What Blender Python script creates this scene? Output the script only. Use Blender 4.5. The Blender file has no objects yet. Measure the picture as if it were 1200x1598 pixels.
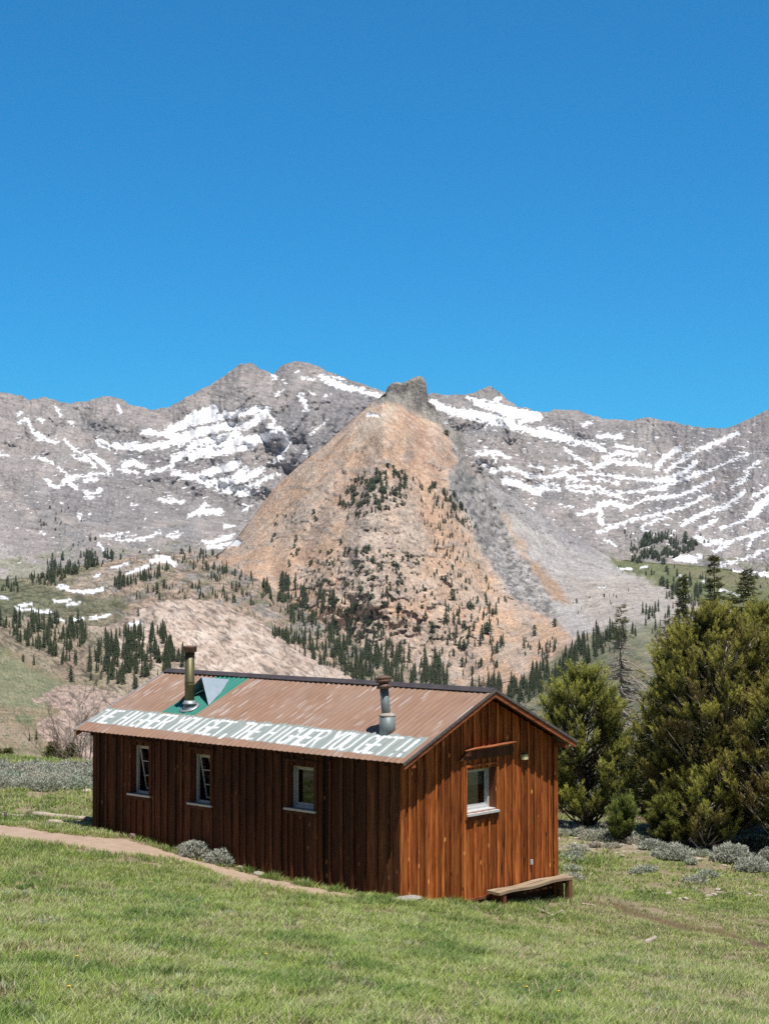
import bpy, math, random
import numpy as np
from mathutils import Vector, Matrix

# ------------------------------------------------------------------ camera
scene = bpy.context.scene
col = scene.collection
F = 2640.0                      # focal length in photograph pixels (1200 wide)
PITCH = 0.03354
cam_d = bpy.data.cameras.new("camera")
cam_d.sensor_fit = 'HORIZONTAL'; cam_d.sensor_width = 36.0
cam_d.lens = 36.0 * F / 1200.0
cam_d.clip_start = 0.1; cam_d.clip_end = 20000
cam = bpy.data.objects.new("camera", cam_d); col.objects.link(cam)
cam.location = (0, 0, 0); cam.rotation_euler = (math.pi / 2 + PITCH, 0, 0)
scene.camera = cam

# ------------------------------------------------------------------ sky and sun
SUN = Vector((0.1757, -0.3129, 1.0)).normalized()
world = bpy.data.worlds.new("World"); scene.world = world; world.use_nodes = True
wn = world.node_tree; wn.nodes.clear()
sky = wn.nodes.new('ShaderNodeTexSky'); sky.sky_type = 'NISHITA'; sky.sun_disc = False
sky.sun_elevation = math.asin(SUN.z); sky.sun_rotation = math.atan2(SUN.x, SUN.y)
sky.altitude = 2800; sky.air_density = 1.0; sky.dust_density = 0.0; sky.ozone_density = 2.2
bg = wn.nodes.new('ShaderNodeBackground'); bg.inputs[1].default_value = SKY_STRENGTH = 0.11
wo = wn.nodes.new('ShaderNodeOutputWorld')
hs = wn.nodes.new('ShaderNodeMix'); hs.data_type = 'RGBA'; hs.blend_type = 'MULTIPLY'; hs.inputs[0].default_value = 1.0
# thin, dry high-mountain air: deep saturated blue to the north, the unseen rest dimmed to deepen shade
tc = wn.nodes.new('ShaderNodeTexCoord'); dp = wn.nodes.new('ShaderNodeVectorMath'); dp.operation = 'DOT_PRODUCT'; dp.inputs[1].default_value = (0, -1, 0)
mr = wn.nodes.new('ShaderNodeMapRange'); mr.inputs[1].default_value = -.85; mr.inputs[2].default_value = -.25
tm = wn.nodes.new('ShaderNodeMix'); tm.data_type = 'RGBA'; tm.inputs[6].default_value = (0.14, 0.93, 1.28, 1); tm.inputs[7].default_value = (0.40, 0.42, 0.42, 1)
wn.links.new(tc.outputs['Generated'], dp.inputs[0]); wn.links.new(dp.outputs['Value'], mr.inputs[0]); wn.links.new(mr.outputs[0], tm.inputs[0]); sx = wn.nodes.new('ShaderNodeSeparateXYZ'); ev = wn.nodes.new('ShaderNodeMapRange'); ev.inputs[1].default_value = .06; ev.inputs[2].default_value = .32; ev.inputs[3].default_value = .93; ev.inputs[4].default_value = 1.14
sc_ = wn.nodes.new('ShaderNodeVectorMath'); sc_.operation = 'SCALE'
wn.links.new(tc.outputs['Generated'], sx.inputs[0]); wn.links.new(sx.outputs[2], ev.inputs[0]); wn.links.new(tm.outputs[2], sc_.inputs[0]); wn.links.new(ev.outputs[0], sc_.inputs['Scale']); wn.links.new(sc_.outputs[0], hs.inputs[7])
wn.links.new(sky.outputs[0], hs.inputs[6]); wn.links.new(hs.outputs[2], bg.inputs[0]); wn.links.new(bg.outputs[0], wo.inputs[0])
sun_d = bpy.data.lights.new("sun", 'SUN'); sun_d.energy = 5.0; sun_d.angle = math.radians(0.5); sun_d.color = (1.0, 0.955, 0.89)
sun_o = bpy.data.objects.new("sun", sun_d); col.objects.link(sun_o)
sun_o.rotation_euler = (-SUN).to_track_quat('-Z', 'Y').to_euler()
scene.view_settings.view_transform = 'Standard'; scene.view_settings.look = 'None'
scene.view_settings.exposure = 0.0; scene.view_settings.gamma = 1.0; scene.view_settings.use_curve_mapping = False
scene.render.engine = 'CYCLES'; scene.cycles.max_bounces = 6; scene.cycles.diffuse_bounces = 1; scene.cycles.transparent_max_bounces = 8; scene.cycles.use_denoising = False; scene.cycles.sample_clamp_indirect = 2.5; scene.cycles.caustics_reflective = False; scene.cycles.caustics_refractive = False; scene.render.filter_size = 1.2

rng = np.random.default_rng(7)
R = random.Random(11)

# ------------------------------------------------------------------ helpers
CP, SP = math.cos(PITCH), math.sin(PITCH)
def ray(px, py):
    """direction with unit depth (world Y) through a point of the photograph"""
    px = np.asarray(px, float); py = np.asarray(py, float)
    r = (px - 600) / F; u = (799 - py) / F
    y = CP - u * SP; z = SP + u * CP
    return np.stack([r / y, np.ones_like(y), z / y], -1)
def proj(P):
    d = P[1] * CP + P[2] * SP; u = -P[1] * SP + P[2] * CP
    return 600 + F * P[0] / d, 799 - F * u / d

_p = np.random.default_rng(3).permutation(256); _p = np.concatenate([_p, _p, _p])
_g = np.random.default_rng(4).normal(size=(256, 3)); _g /= np.linalg.norm(_g, axis=1)[:, None]
def noise(x, y, z=0.0):
    x, y, z = np.broadcast_arrays(np.asarray(x, float), np.asarray(y, float), np.asarray(z, float))
    xi = np.floor(x).astype(int); yi = np.floor(y).astype(int); zi = np.floor(z).astype(int)
    xf, yf, zf = x - xi, y - yi, z - zi
    u, v, w = [t * t * t * (t * (t * 6 - 15) + 10) for t in (xf, yf, zf)]
    xi &= 255; yi &= 255; zi &= 255
    out = 0
    for dx in (0, 1):
        for dy in (0, 1):
            for dz in (0, 1):
                g = _g[_p[_p[_p[(xi + dx) & 255] + ((yi + dy) & 255)] + ((zi + dz) & 255)] & 255]
                d = g[..., 0] * (xf - dx) + g[..., 1] * (yf - dy) + g[..., 2] * (zf - dz)
                wt = (u if dx else 1 - u) * (v if dy else 1 - v) * (w if dz else 1 - w)
                out = out + d * wt
    return out * 1.6
def fbm(x, y, z=0.0, o=4, g=0.5):
    a, s, f = 1.0, 0, 1.0
    for i in range(o):
        s = s + a * noise(np.asarray(x) * f + 17.3 * i, np.asarray(y) * f - 9.1 * i, np.asarray(z) * f + 3.7 * i); a *= g; f *= 2.03
    return s
def ridged(x, y, z=0.0, o=4, g=0.5):
    a, s, f = 1.0, 0, 1.0
    for i in range(o):
        s = s + a * (1 - 2 * np.abs(noise(np.asarray(x) * f + 7.7 * i, np.asarray(y) * f + 5.1 * i, np.asarray(z) * f))); a *= g; f *= 2.07
    return s
def sst(a, b, x):
    t = np.clip((np.asarray(x, float) - a) / (b - a), 0, 1); return t * t * (3 - 2 * t)
def polymask(px, py, poly, soft=6.0):
    """soft inside mask of a polygon"""
    poly = np.array(poly, float); n = len(poly)
    inside = np.zeros(px.shape, bool); dist = np.full(px.shape, 1e9)
    for i in range(n):
        a, b = poly[i], poly[(i + 1) % n]
        ab = b - a; t = np.clip(((px - a[0]) * ab[0] + (py - a[1]) * ab[1]) / (ab @ ab + 1e-9), 0, 1)
        dist = np.minimum(dist, np.hypot(px - a[0] - t * ab[0], py - a[1] - t * ab[1]))
        c = ((a[1] > py) != (b[1] > py))
        xx = a[0] + (py - a[1]) * ab[0] / (ab[1] if abs(ab[1]) > 1e-9 else 1e-9)
        inside ^= c & (px < xx)
    sd = np.where(inside, dist, -dist)
    return sst(-soft, soft, sd)
def strokemask(px, py, strokes):
    """max over strokes of (width - distance)/width; a stroke = (width, [(x,y)...])"""
    out = np.full(px.shape, -9.0)
    for w, pts in strokes:
        pts = np.array(pts, float)
        lo, hi = pts.min(0) - 3 * w - 6, pts.max(0) + 3 * w + 6
        m = (px > lo[0]) & (px < hi[0]) & (py > lo[1]) & (py < hi[1])
        if not m.any(): continue
        x, y = px[m], py[m]; d = np.full(x.shape, 1e9)
        for a, b in zip(pts[:-1], pts[1:]):
            ab = b - a; t = np.clip(((x - a[0]) * ab[0] + (y - a[1]) * ab[1]) / (ab @ ab + 1e-9), 0, 1)
            d = np.minimum(d, np.hypot(x - a[0] - t * ab[0], y - a[1] - t * ab[1]))
        out[m] = np.maximum(out[m], (w - d) / 4.0)
    return out
def lerp3(a, b, m):
    return a * (1 - m[..., None]) + np.asarray(b, float) * m[..., None]

def mesh(name, V, Fs, mats=(), colors=None, smooth=False, midx=None, extra=None):
    """mesh from numpy arrays; Fs = list of (n,k) int arrays"""
    if not isinstance(Fs, (list, tuple)): Fs = [Fs]
    Fs = [np.asarray(f, dtype=np.int32) for f in Fs if len(f)]
    me = bpy.data.meshes.new(name)
    V = np.asarray(V, dtype=np.float32)
    me.vertices.add(len(V)); me.vertices.foreach_set('co', V.ravel())
    nl = sum(f.size for f in Fs); nf = sum(len(f) for f in Fs)
    me.loops.add(nl); me.polygons.add(nf)
    me.loops.foreach_set('vertex_index', np.concatenate([f.ravel() for f in Fs]))
    tot = np.concatenate([np.full(len(f), f.shape[1], np.int32) for f in Fs])
    me.polygons.foreach_set('loop_start', np.concatenate([[0], np.cumsum(tot)[:-1]]).astype(np.int32))
    try: me.polygons.foreach_set('loop_total', tot)
    except Exception: pass
    me.polygons.foreach_set('use_smooth', np.full(nf, bool(smooth)))
    if midx is not None: me.polygons.foreach_set('material_index', np.asarray(midx, np.int32))
    for m in mats: me.materials.append(m)
    if colors is not None:
        c = np.asarray(colors, np.float32)
        if c.shape[1] == 3: c = np.concatenate([c, np.ones((len(c), 1), np.float32)], 1)
        at = me.color_attributes.new('col', 'FLOAT_COLOR', 'POINT'); at.data.foreach_set('color', c.ravel())
    me.update(calc_edges=True); me.validate()
    return me
class MB:
    """collects pieces into one mesh"""
    def __init__(s): s.V = []; s.F = {}; s.C = []; s.n = 0
    def add(s, V, Fl, c=(1, 1, 1, 1)):
        V = np.asarray(V, float); 
        if len(c) == 3 and not isinstance(c, np.ndarray): c = tuple(c) + (1,)
        for f in Fl: s.F.setdefault(len(f), []).append([i + s.n for i in f])
        s.V.append(V); s.n += len(V)
        s.C.append(c if isinstance(c, np.ndarray) else np.tile(np.array(c, float), (len(V), 1)))
        return s
    def box(s, a, b, c=(1, 1, 1, 1), M=None, bevel=0.0):
        x0, y0, z0 = a; x1, y1, z1 = b
        V = np.array([(x, y, z) for x in (x0, x1) for y in (y0, y1) for z in (z0, z1)], float)
        if M is not None: V = V @ np.array(M)[:3, :3].T + np.array(M)[:3, 3]
        return s.add(V, [(0, 1, 3, 2), (4, 6, 7, 5), (0, 4, 5, 1), (2, 3, 7, 6), (0, 2, 6, 4), (1, 5, 7, 3)], c)
    def prism(s, prof, a, b, c=(1, 1, 1, 1)):
        """prof: list of 3-D points of one end (at a), same shifted to b"""
        prof = np.array(prof, float); n = len(prof); sh = np.array(b, float) - np.array(a, float)
        V = np.concatenate([prof, prof + sh])
        return s.add(V, [tuple(range(n))[::-1], tuple(range(n, 2 * n))] + [(i, (i + 1) % n, n + (i + 1) % n, n + i) for i in range(n)], c)
    def tube(s, pts, rad, sides=8, c=(1, 1, 1, 1), cap=True, wob=0.0):
        pts = np.array(pts, float); n = len(pts); rad = np.broadcast_to(np.asarray(rad, float), (n,))
        V = []
        up = None
        for i in range(n):
            t = pts[min(i + 1, n - 1)] - pts[max(i - 1, 0)]; t = t / (np.linalg.norm(t) + 1e-9)
            if up is None:
                up = np.cross(t, (0, 0, 1)) if abs(t[2]) < .9 else np.cross(t, (1, 0, 0))
            up = up - t * (up @ t); up /= np.linalg.norm(up) + 1e-9
            w = np.cross(t, up)
            for k in range(sides):
                a = 2 * math.pi * k / sides
                rr = rad[i] * (1 + wob * math.sin(3.1 * k + 1.7 * i))
                V.append(pts[i] + rr * (math.cos(a) * up + math.sin(a) * w))
        Fl = [(i * sides + k, i * sides + (k + 1) % sides, (i + 1) * sides + (k + 1) % sides, (i + 1) * sides + k) for i in range(n - 1) for k in range(sides)]
        if cap: Fl += [tuple(range(sides))[::-1], tuple(range((n - 1) * sides, n * sides))]
        return s.add(V, Fl, c)
    def mesh(s, name, mats, smooth=False):
        return mesh(name, np.concatenate(s.V), [np.array(v) for v in s.F.values()], mats, np.concatenate(s.C), smooth)
def link(name, me, parent=None, loc=None, rz=None):
    o = bpy.data.objects.new(name, me); col.objects.link(o)
    if parent is not None: o.parent = parent
    if loc is not None: o.location = loc
    if rz is not None: o.rotation_euler = (0, 0, rz)
    return o
def tag(o, label=None, cat=None, group=None, kind=None):
    if label: o['label'] = label
    if cat: o['category'] = cat
    if group: o['group'] = group
    if kind: o['kind'] = kind
    return o

# ------------------------------------------------------------------ material helpers
class NT:
    def __init__(s, name):
        s.m = bpy.data.materials.new(name); s.m.use_nodes = True; s.t = s.m.node_tree; s.t.nodes.clear()
        s.out = s.n('ShaderNodeOutputMaterial')
    def n(s, typ, **kw):
        nd = s.t.nodes.new(typ)
        for k, v in kw.items(): setattr(nd, k, v)
        return nd
    def set(s, sock, v):
        if hasattr(v, 'is_output') or isinstance(v, bpy.types.NodeSocket): s.t.links.new(v, sock)
        elif v is not None:
            if hasattr(sock, 'default_value') and hasattr(sock.default_value, '__len__') and not hasattr(v, '__len__'): v = (v,) * len(sock.default_value)
            if hasattr(v, '__len__') and len(v) == 3 and len(sock.default_value) == 4: v = tuple(v) + (1,)
            sock.default_value = v
    def coord(s, kind='Object'): return s.n('ShaderNodeTexCoord').outputs[kind]
    def geo(s): return s.n('ShaderNodeNewGeometry').outputs['Position']
    def attr(s, name='col', out='Color'): return s.n('ShaderNodeAttribute', attribute_name=name).outputs[out]
    def map(s, v, sc=(1, 1, 1), loc=(0, 0, 0), rot=(0, 0, 0)):
        m = s.n('ShaderNodeMapping'); s.set(m.inputs[0], v); m.inputs['Scale'].default_value = sc if hasattr(sc, '__len__') else (sc,) * 3
        m.inputs['Location'].default_value = loc; m.inputs['Rotation'].default_value = rot; return m.outputs[0]
    def noise(s, v, scale, detail=4, rough=.55, dist=0, out='Fac'):
        m = s.n('ShaderNodeTexNoise'); s.set(m.inputs['Vector'], v); m.inputs['Scale'].default_value = scale
        m.inputs['Detail'].default_value = detail; m.inputs['Roughness'].default_value = rough; m.inputs['Distortion'].default_value = dist
        return m.outputs[out]
    def voro(s, v, scale, feat='F1', out='Distance', rnd=1):
        m = s.n('ShaderNodeTexVoronoi', feature=feat); s.set(m.inputs['Vector'], v); m.inputs['Scale'].default_value = scale
        m.inputs['Randomness'].default_value = rnd; return m.outputs[out]
    def ramp(s, f, stops):
        m = s.n('ShaderNodeValToRGB'); s.set(m.inputs[0], f); e = m.color_ramp.elements
        while len(e) < len(stops): e.new(0.5)
        for el, (p, c) in zip(e, stops):
            el.position = p; el.color = (c if hasattr(c, '__len__') else (c, c, c)) + (1,) if not (hasattr(c, '__len__') and len(c) == 4) else c
        return m.outputs[0]
    def mix(s, f, a, b, blend='MIX'):
        m = s.n('ShaderNodeMix', data_type='RGBA', blend_type=blend)
        s.set(m.inputs[0], f); s.set(m.inputs[6], a); s.set(m.inputs[7], b); return m.outputs[2]
    def math(s, op, a, b=None, c=None, clamp=False):
        m = s.n('ShaderNodeMath', operation=op, use_clamp=clamp); s.set(m.inputs[0], a)
        if b is not None: s.set(m.inputs[1], b)
        if c is not None: s.set(m.inputs[2], c)
        return m.outputs[0]
    def mrange(s, v, a, b, c=0, d=1):
        m = s.n('ShaderNodeMapRange'); s.set(m.inputs[0], v)
        for i, x in enumerate((a, b, c, d)): s.set(m.inputs[i + 1], x)
        return m.outputs[0]
    def sep(s, v):
        m = s.n('ShaderNodeSeparateXYZ'); s.set(m.inputs[0], v); return m.outputs
    def sepc(s, v):
        m = s.n('ShaderNodeSeparateColor'); s.set(m.inputs[0], v); return m.outputs
    def comb(s, x, y, z):
        m = s.n('ShaderNodeCombineXYZ'); s.set(m.inputs[0], x); s.set(m.inputs[1], y); s.set(m.inputs[2], z); return m.outputs[0]
    def bump(s, h, strength=.3, dist=.02, nrm=None):
        m = s.n('ShaderNodeBump'); m.inputs['Strength'].default_value = strength; m.inputs['Distance'].default_value = dist
        s.set(m.inputs['Height'], h)
        if nrm is not None: s.set(m.inputs['Normal'], nrm)
        return m.outputs[0]
    def bsdf(s, base, rough=.8, metal=0, bump=None, spec=.3, transl=0.0, transl_col=None):
        b = s.n('ShaderNodeBsdfPrincipled'); s.set(b.inputs['Base Color'], base); s.set(b.inputs['Roughness'], rough)
        s.set(b.inputs['Metallic'], metal); s.set(b.inputs['Specular IOR Level'], spec)
        if bump is not None: s.set(b.inputs['Normal'], bump)
        o = b.outputs[0]
        if transl:
            t = s.n('ShaderNodeBsdfTranslucent'); s.set(t.inputs[0], transl_col if transl_col is not None else base)
            mx = s.n('ShaderNodeMixShader'); mx.inputs[0].default_value = transl
            s.t.links.new(o, mx.inputs[1]); s.t.links.new(t.outputs[0], mx.inputs[2]); o = mx.outputs[0]
        s.t.links.new(o, s.out.inputs[0]); return s.m
def simple(name, c, rough=.8, metal=0, nscale=8, var=.25, bump=.0, spec=.3, dist=.01):
    t = NT(name); p = t.coord(); nz = t.noise(p, nscale, 5)
    base = t.mix(1.0, c, t.ramp(nz, [(.25, 1 - var), (.75, 1 + var)]), 'MULTIPLY')
    return t.bsdf(base, rough, metal, t.bump(nz, bump, dist) if bump else None, spec)
# ------------------------------------------------------------------ terrain materials
def terrain_mat(name, s1, s2, bump_d, var=.35, bstr=.6):
    """base colour attribute (real rock, soil, grass, snow) times fine world-scale variation; alpha marks snow"""
    t = NT(name); p = t.geo(); c = t.attr(); a = t.attr(out='Alpha')
    n1 = t.noise(p, s1, 6, .65); n2 = t.noise(p, s2, 6, .7, .6); v = t.voro(p, s2 * .7)
    f = t.mix(1.0, t.ramp(n1, [(.3, 1 - var), (.7, 1 + var)]), t.ramp(n2, [(.32, 1 - var * 1.3), (.5, 1.0), (.68, 1 + var)]), 'MULTIPLY')
    rock = t.mix(1.0, c, f, 'MULTIPLY')
    base = t.mix(a, rock, c)
    h = t.math('ADD', n2, t.math('MULTIPLY', v, .5))
    h = t.math('MULTIPLY', h, t.mrange(a, 0, 1, 1, .12))
    return t.bsdf(base, .9, 0, t.bump(h, bstr, bump_d), .15)
M_range = terrain_mat('range_rock', .03, .22, 3.0, .14, .75)
M_peak = terrain_mat('peak_scree', .05, .4, 2.2, .24, .9)
M_mor = terrain_mat('moraine_rock', .1, .7, 1.0, .26, .9)
M_slab = terrain_mat('slab_rock', .12, 1.0, .35, .12, .7)
M_hill = terrain_mat('hillside_soil', .3, 1.6, .3, .2, .6)

def sheet(name, curves, xr, step, rows, relief, paint, mat, back=True):
    """a land form as one surface. curves: from the skyline down to the foot, each [(px,py,d)...]; every point stands at its own
    real distance d. relief(px,py,d,v) -> metres moved along the line of sight; paint -> albedo + snow"""
    xs = np.arange(xr[0], xr[1] + step, step); K = len(curves)
    Y = np.array([np.interp(xs, [q[0] for q in c], [q[1] for q in c]) for c in curves])
    D = np.array([np.interp(xs, [q[0] for q in c], [q[2] for q in c]) for c in curves])
    sm = max(3, int(30 / step)); ker = np.hanning(sm + 2)[1:-1]; ker /= ker.sum()
    for i in range(K):
        D[i] = np.convolve(np.pad(D[i], sm, mode='edge'), ker, 'same')[sm:-sm]
        if i > (1 if name == 'mountain_peak' else 0): Y[i] = np.convolve(np.pad(Y[i], sm, mode='edge'), ker, 'same')[sm:-sm]
    Y[0] += (1.0 if name == 'mountain_peak' else 2.2) * fbm(xs / 14, 3.3 + curves[0][0][1], 0, 4, .6) 
    seg = np.array([np.mean(np.abs(Y[i + 1] - Y[i])) for i in range(K - 1)]); seg = np.cumsum(np.concatenate([[0], seg])); seg /= seg[-1]
    v = np.linspace(0, 1, rows)
    def cr(A):
        out = np.zeros((rows, len(xs)))
        for j, t in enumerate(v):
            i = min(K - 2, int(np.searchsorted(seg, t, side='right') - 1)); u = (t - seg[i]) / (seg[i + 1] - seg[i])
            p0, p1, p2, p3 = A[max(i - 1, 0)], A[i], A[i + 1], A[min(i + 2, K - 1)]
            m1 = (p2 - p0) * .5; m2 = (p3 - p1) * .5
            u2, u3 = u * u, u * u * u
            out[j] = (2 * u3 - 3 * u2 + 1) * p1 + (u3 - 2 * u2 + u) * m1 + (-2 * u3 + 3 * u2) * p2 + (u3 - u2) * m2
        return out
    PY = cr(Y); DD = cr(D); PX = np.broadcast_to(xs, PY.shape).copy(); VV = np.broadcast_to(v[:, None], PY.shape)
    C = paint(PX, PY, VV)
    DD = DD + relief(PX, PY, DD, VV)
    P = ray(PX, PY) * DD[..., None]
    if back:        # the far side of the ridge
        b = []
        for k, (f, dz) in enumerate(((1.01, .012), (1.05, .06), (1.14, .14), (1.3, .25))):
            q = P[0].copy(); q[:, :2] *= f; q[:, 2] -= dz * DD[0]; b.append(q)
        P = np.concatenate([np.array(b[::-1]), P]); C = np.concatenate([np.repeat(C[:1], 4, 0) * [1, 1, 1, 0], C])
    r, c = P.shape[:2]
    idx = np.arange(r * c).reshape(r, c)
    Q = np.stack([idx[:-1, :-1], idx[1:, :-1], idx[1:, 1:], idx[:-1, 1:]], -1).reshape(-1, 4)
    me = mesh(name, P.reshape(-1, 3), [Q], [mat], C.reshape(-1, 4), True)
    o = link(name, me); tag(o, kind='structure'); return o

def shrubs(c, px, py, mask, seed=0, colr=(.085, .10, .055), lam=3.0, th=.42):
    n = fbm(px / lam, py / lam * 1.5, 70 + seed, 2) + .5 * fbm(px / 28, py / 14, 80 + seed, 3)
    return lerp3(c, colr, sst(th, th + .12, n) * mask * .85)
def cracks(px, py, lam, sx=1.0, sy=1.0, rot=0.0, seed=0, th=.93):
    c, s = math.cos(rot), math.sin(rot)
    u = (px * c + py * s) / lam * sx + .5 * fbm(px / lam / 1.7, py / lam / 1.7, seed + 3, 2); w = (-px * s + py * c) / lam * sy + .5 * fbm(px / lam / 1.7, py / lam / 1.7, seed + 9, 2)
    a = 1 - np.abs(noise(u, w, seed)) * 1.2; b = 1 - np.abs(noise(u * 2.1 + 5, w * 2.1, seed)) * 1.2
    return np.maximum(sst(th, 1, a), sst(th, 1, b) * .8)
def rough(px, py, d, lam, octs, amp, seed, sx=1.0, sy=1.0, rot=0.0, rid=True):
    c, s = math.cos(rot), math.sin(rot)
    u = (px * c + py * s) / lam * sx; w = (-px * s + py * c) / lam * sy
    f = ridged if rid else fbm
    q = f(u, w, seed, octs, .52); return (q - q.mean()) * lam / F * d * amp

def segd(px, py, pts):
    d = np.full(px.shape, 1e9); pts = np.array(pts, float)
    for a, b in zip(pts[:-1], pts[1:]):
        ab = b - a; t = np.clip(((px - a[0]) * ab[0] + (py - a[1]) * ab[1]) / (ab @ ab), 0, 1); d = np.minimum(d, np.hypot(px - a[0] - t * ab[0], py - a[1] - t * ab[1]))
    return d

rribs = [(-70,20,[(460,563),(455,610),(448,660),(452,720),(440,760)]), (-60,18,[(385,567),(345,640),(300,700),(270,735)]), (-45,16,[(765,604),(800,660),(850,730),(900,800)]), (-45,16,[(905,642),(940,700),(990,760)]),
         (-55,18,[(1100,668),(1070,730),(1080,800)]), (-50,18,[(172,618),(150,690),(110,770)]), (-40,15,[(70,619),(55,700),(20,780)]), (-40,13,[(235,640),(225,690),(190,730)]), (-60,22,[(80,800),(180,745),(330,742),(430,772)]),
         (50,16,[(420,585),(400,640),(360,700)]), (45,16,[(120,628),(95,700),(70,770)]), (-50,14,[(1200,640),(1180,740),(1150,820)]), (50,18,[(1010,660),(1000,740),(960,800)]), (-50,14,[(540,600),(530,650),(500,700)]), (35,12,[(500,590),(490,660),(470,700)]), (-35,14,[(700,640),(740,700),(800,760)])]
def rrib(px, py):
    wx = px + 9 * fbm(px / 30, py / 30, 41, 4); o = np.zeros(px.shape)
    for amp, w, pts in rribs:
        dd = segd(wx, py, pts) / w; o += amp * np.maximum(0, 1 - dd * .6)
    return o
# ---- far range -------------------------------------------------------------
skyl = [(-260,590),(-60,604),(0,612),(20,614),(45,623),(70,619),(85,624),(105,628),(130,626),(150,621),(172,617),(190,624),(205,632),(235,640),(262,636),
        (300,615),(322,603),(340,592),(352,586),(365,574),(377,568),(392,567),(405,574),(425,583),(433,577),(445,568),(460,563),(480,566),(505,575),(540,591),(575,603),
        (600,612),(640,618),(672,613),(700,616),(735,615),(750,608),(765,603),(778,611),(800,630),(812,636),(830,639),(845,644),(860,641),(875,638),
        (905,641),(925,648),(950,656),(962,653),(985,655),(1010,652),(1035,655),(1070,663),(1100,668),(1130,668),(1155,660),(1180,648),(1200,639),(1300,598),(1460,540)]
def atx(pts, dy, d):   # a lower curve: the skyline flattened towards a level
    return pts
top = [(x, y, 2650 if x < 1000 else 2650 - (x - 1000) * 1.6) for x, y in skyl]
c1 = [(-260,680,2480),(0,690,2480),(250,705,2500),(420,650,2450),(560,690,2480),(700,690,2520),(900,720,2480),(1050,735,2380),(1200,715,2050),(1460,640,1850)]
c2 = [(-260,760,2200),(0,770,2220),(150,765,2250),(300,780,2330),(420,790,2330),(560,800,2350),(760,790,2350),(900,790,2250),(1060,800,2100),(1200,790,1850),(1460,740,1650)]
c3 = [(-260,850,1880),(0,855,1880),(200,850,1950),(420,860,2050),(700,870,2050),(1000,865,1850),(1200,860,1650),(1460,830,1500)]
c4 = [(-260,960,1500),(0,960,1500),(600,1000,1600),(1200,960,1400),(1460,940,1350)]
Z6 = lambda pts: [(x / 2, y / 2 + 540) for x, y in pts]
Z7 = lambda pts: [(560 + x / 1.875, 560 + y / 1.875) for x, y in pts]
snow_strokes = [(w / 2, Z6(p)) for w, p in [
    (7,[(60,240),(85,225),(100,262)]),(9,[(115,275),(150,295),(175,300)]),(5,[(175,190),(190,215)]),(7,[(370,190),(376,205)]),(6,[(215,235),(232,242)]),(5,[(120,225),(135,235)]),
    (8,[(130,350),(165,365)]),(5,[(55,215),(70,205)]),
    (13,[(310,300),(340,312),(390,310),(430,312)]),(12,[(450,270),(500,272),(560,285),(600,270)]),(12,[(440,315),(500,310),(560,295)]),
    (17,[(530,262),(580,240),(620,212),(665,200)]),(14,[(600,235),(660,225),(700,215),(740,213)]),(15,[(560,300),(620,270),(700,250),(760,245)]),
    (13,[(545,355),(580,330),(620,300),(680,290),(740,270)]),(16,[(600,345),(680,310),(740,295),(820,290)]),(14,[(760,205),(800,200),(835,198)]),(7,[(835,205),(855,235),(850,255)]),
    (13,[(770,250),(800,230),(820,215)]),(16,[(820,290),(870,270),(895,285),(890,310)]),(9,[(840,250),(880,262)]),(8,[(870,345),(885,320),(900,310)]),(12,[(640,340),(720,325),(790,310)]),
    (10,[(535,375),(545,345)]),(9,[(860,360),(885,345)]),
    (11,[(545,395),(600,410),(650,425)]),(14,[(620,405),(680,385),(740,370)]),(12,[(650,430),(720,415),(770,385)]),(12,[(680,440),(760,415),(820,385)]),(11,[(700,450),(780,440),(830,410)]),(10,[(740,462),(800,455)]),
    (5,[(840,410),(870,398)]),
    (6,[(200,290),(230,320),(260,340)]),(10,[(285,340),(320,365),(340,385)]),(8,[(260,345),(300,375)]),(11,[(385,370),(420,362),(445,375)]),(7,[(370,385),(430,395)]),(8,[(460,392),(500,388),(520,378)]),
    (6,[(185,380),(215,405)]),(11,[(200,425),(215,410),(235,410)]),(8,[(215,425),(240,442)]),(6,[(240,405),(285,405)]),(7,[(140,415),(160,435),(185,438)]),(8,[(268,455),(290,460),(312,448)]),(5,[(265,470),(290,472)]),
    (6,[(250,350),(275,360)]),(5,[(225,340),(245,352)]),(6,[(270,400),(300,398)]),(9,[(265,420),(300,415)]),(5,[(310,395),(350,400)]),
    (8,[(500,478),(530,488),(572,485)]),(6,[(525,470),(545,480)]),(9,[(590,532),(625,512),(640,495)]),(11,[(625,520),(660,515),(690,518)]),(6,[(755,495),(775,500)]),(6,[(760,515),(770,510)]),
    (5,[(195,490),(203,485)]),(6,[(247,525),(251,540)]),(4,[(410,495),(422,500)]),(6,[(700,562),(730,562)]),
    (6,[(0,340),(22,342)]),(4,[(100,345),(130,350)]),(5,[(950,330),(958,335)]),
    (7,[(945,98),(980,102)]),(9,[(1000,95),(1040,110),(1070,122)]),(10,[(1020,112),(1080,128),(1130,138)]),(8,[(1110,135),(1150,145),(1195,156)]),(4,[(1035,92),(1075,105)]),
    (9,[(848,88),(860,98)]),(6,[(862,155),(885,135)]),(6,[(935,150),(945,165),(955,200)]),(7,[(940,170),(955,172)]),(5,[(930,155),(945,150)]),(5,[(970,140),(985,150)]),(4,[(965,275),(1000,250),(1022,228)]),(4,[(925,80),(935,75)]),
    (5,[(1010,152),(1030,153)]),(4,[(885,108),(893,115)]),
    (5,[(310,590),(355,592),(400,580)]),(6,[(380,610),(410,605),(450,600)]),(6,[(440,605),(500,580)]),(5,[(520,590),(555,580)]),(4,[(370,600),(420,588)]),(5,[(535,600),(560,590)]),
    (6,[(310,620),(330,640),(345,655)]),(4,[(340,600),(370,605)]),(3,[(120,585),(140,583)])]]
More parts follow.
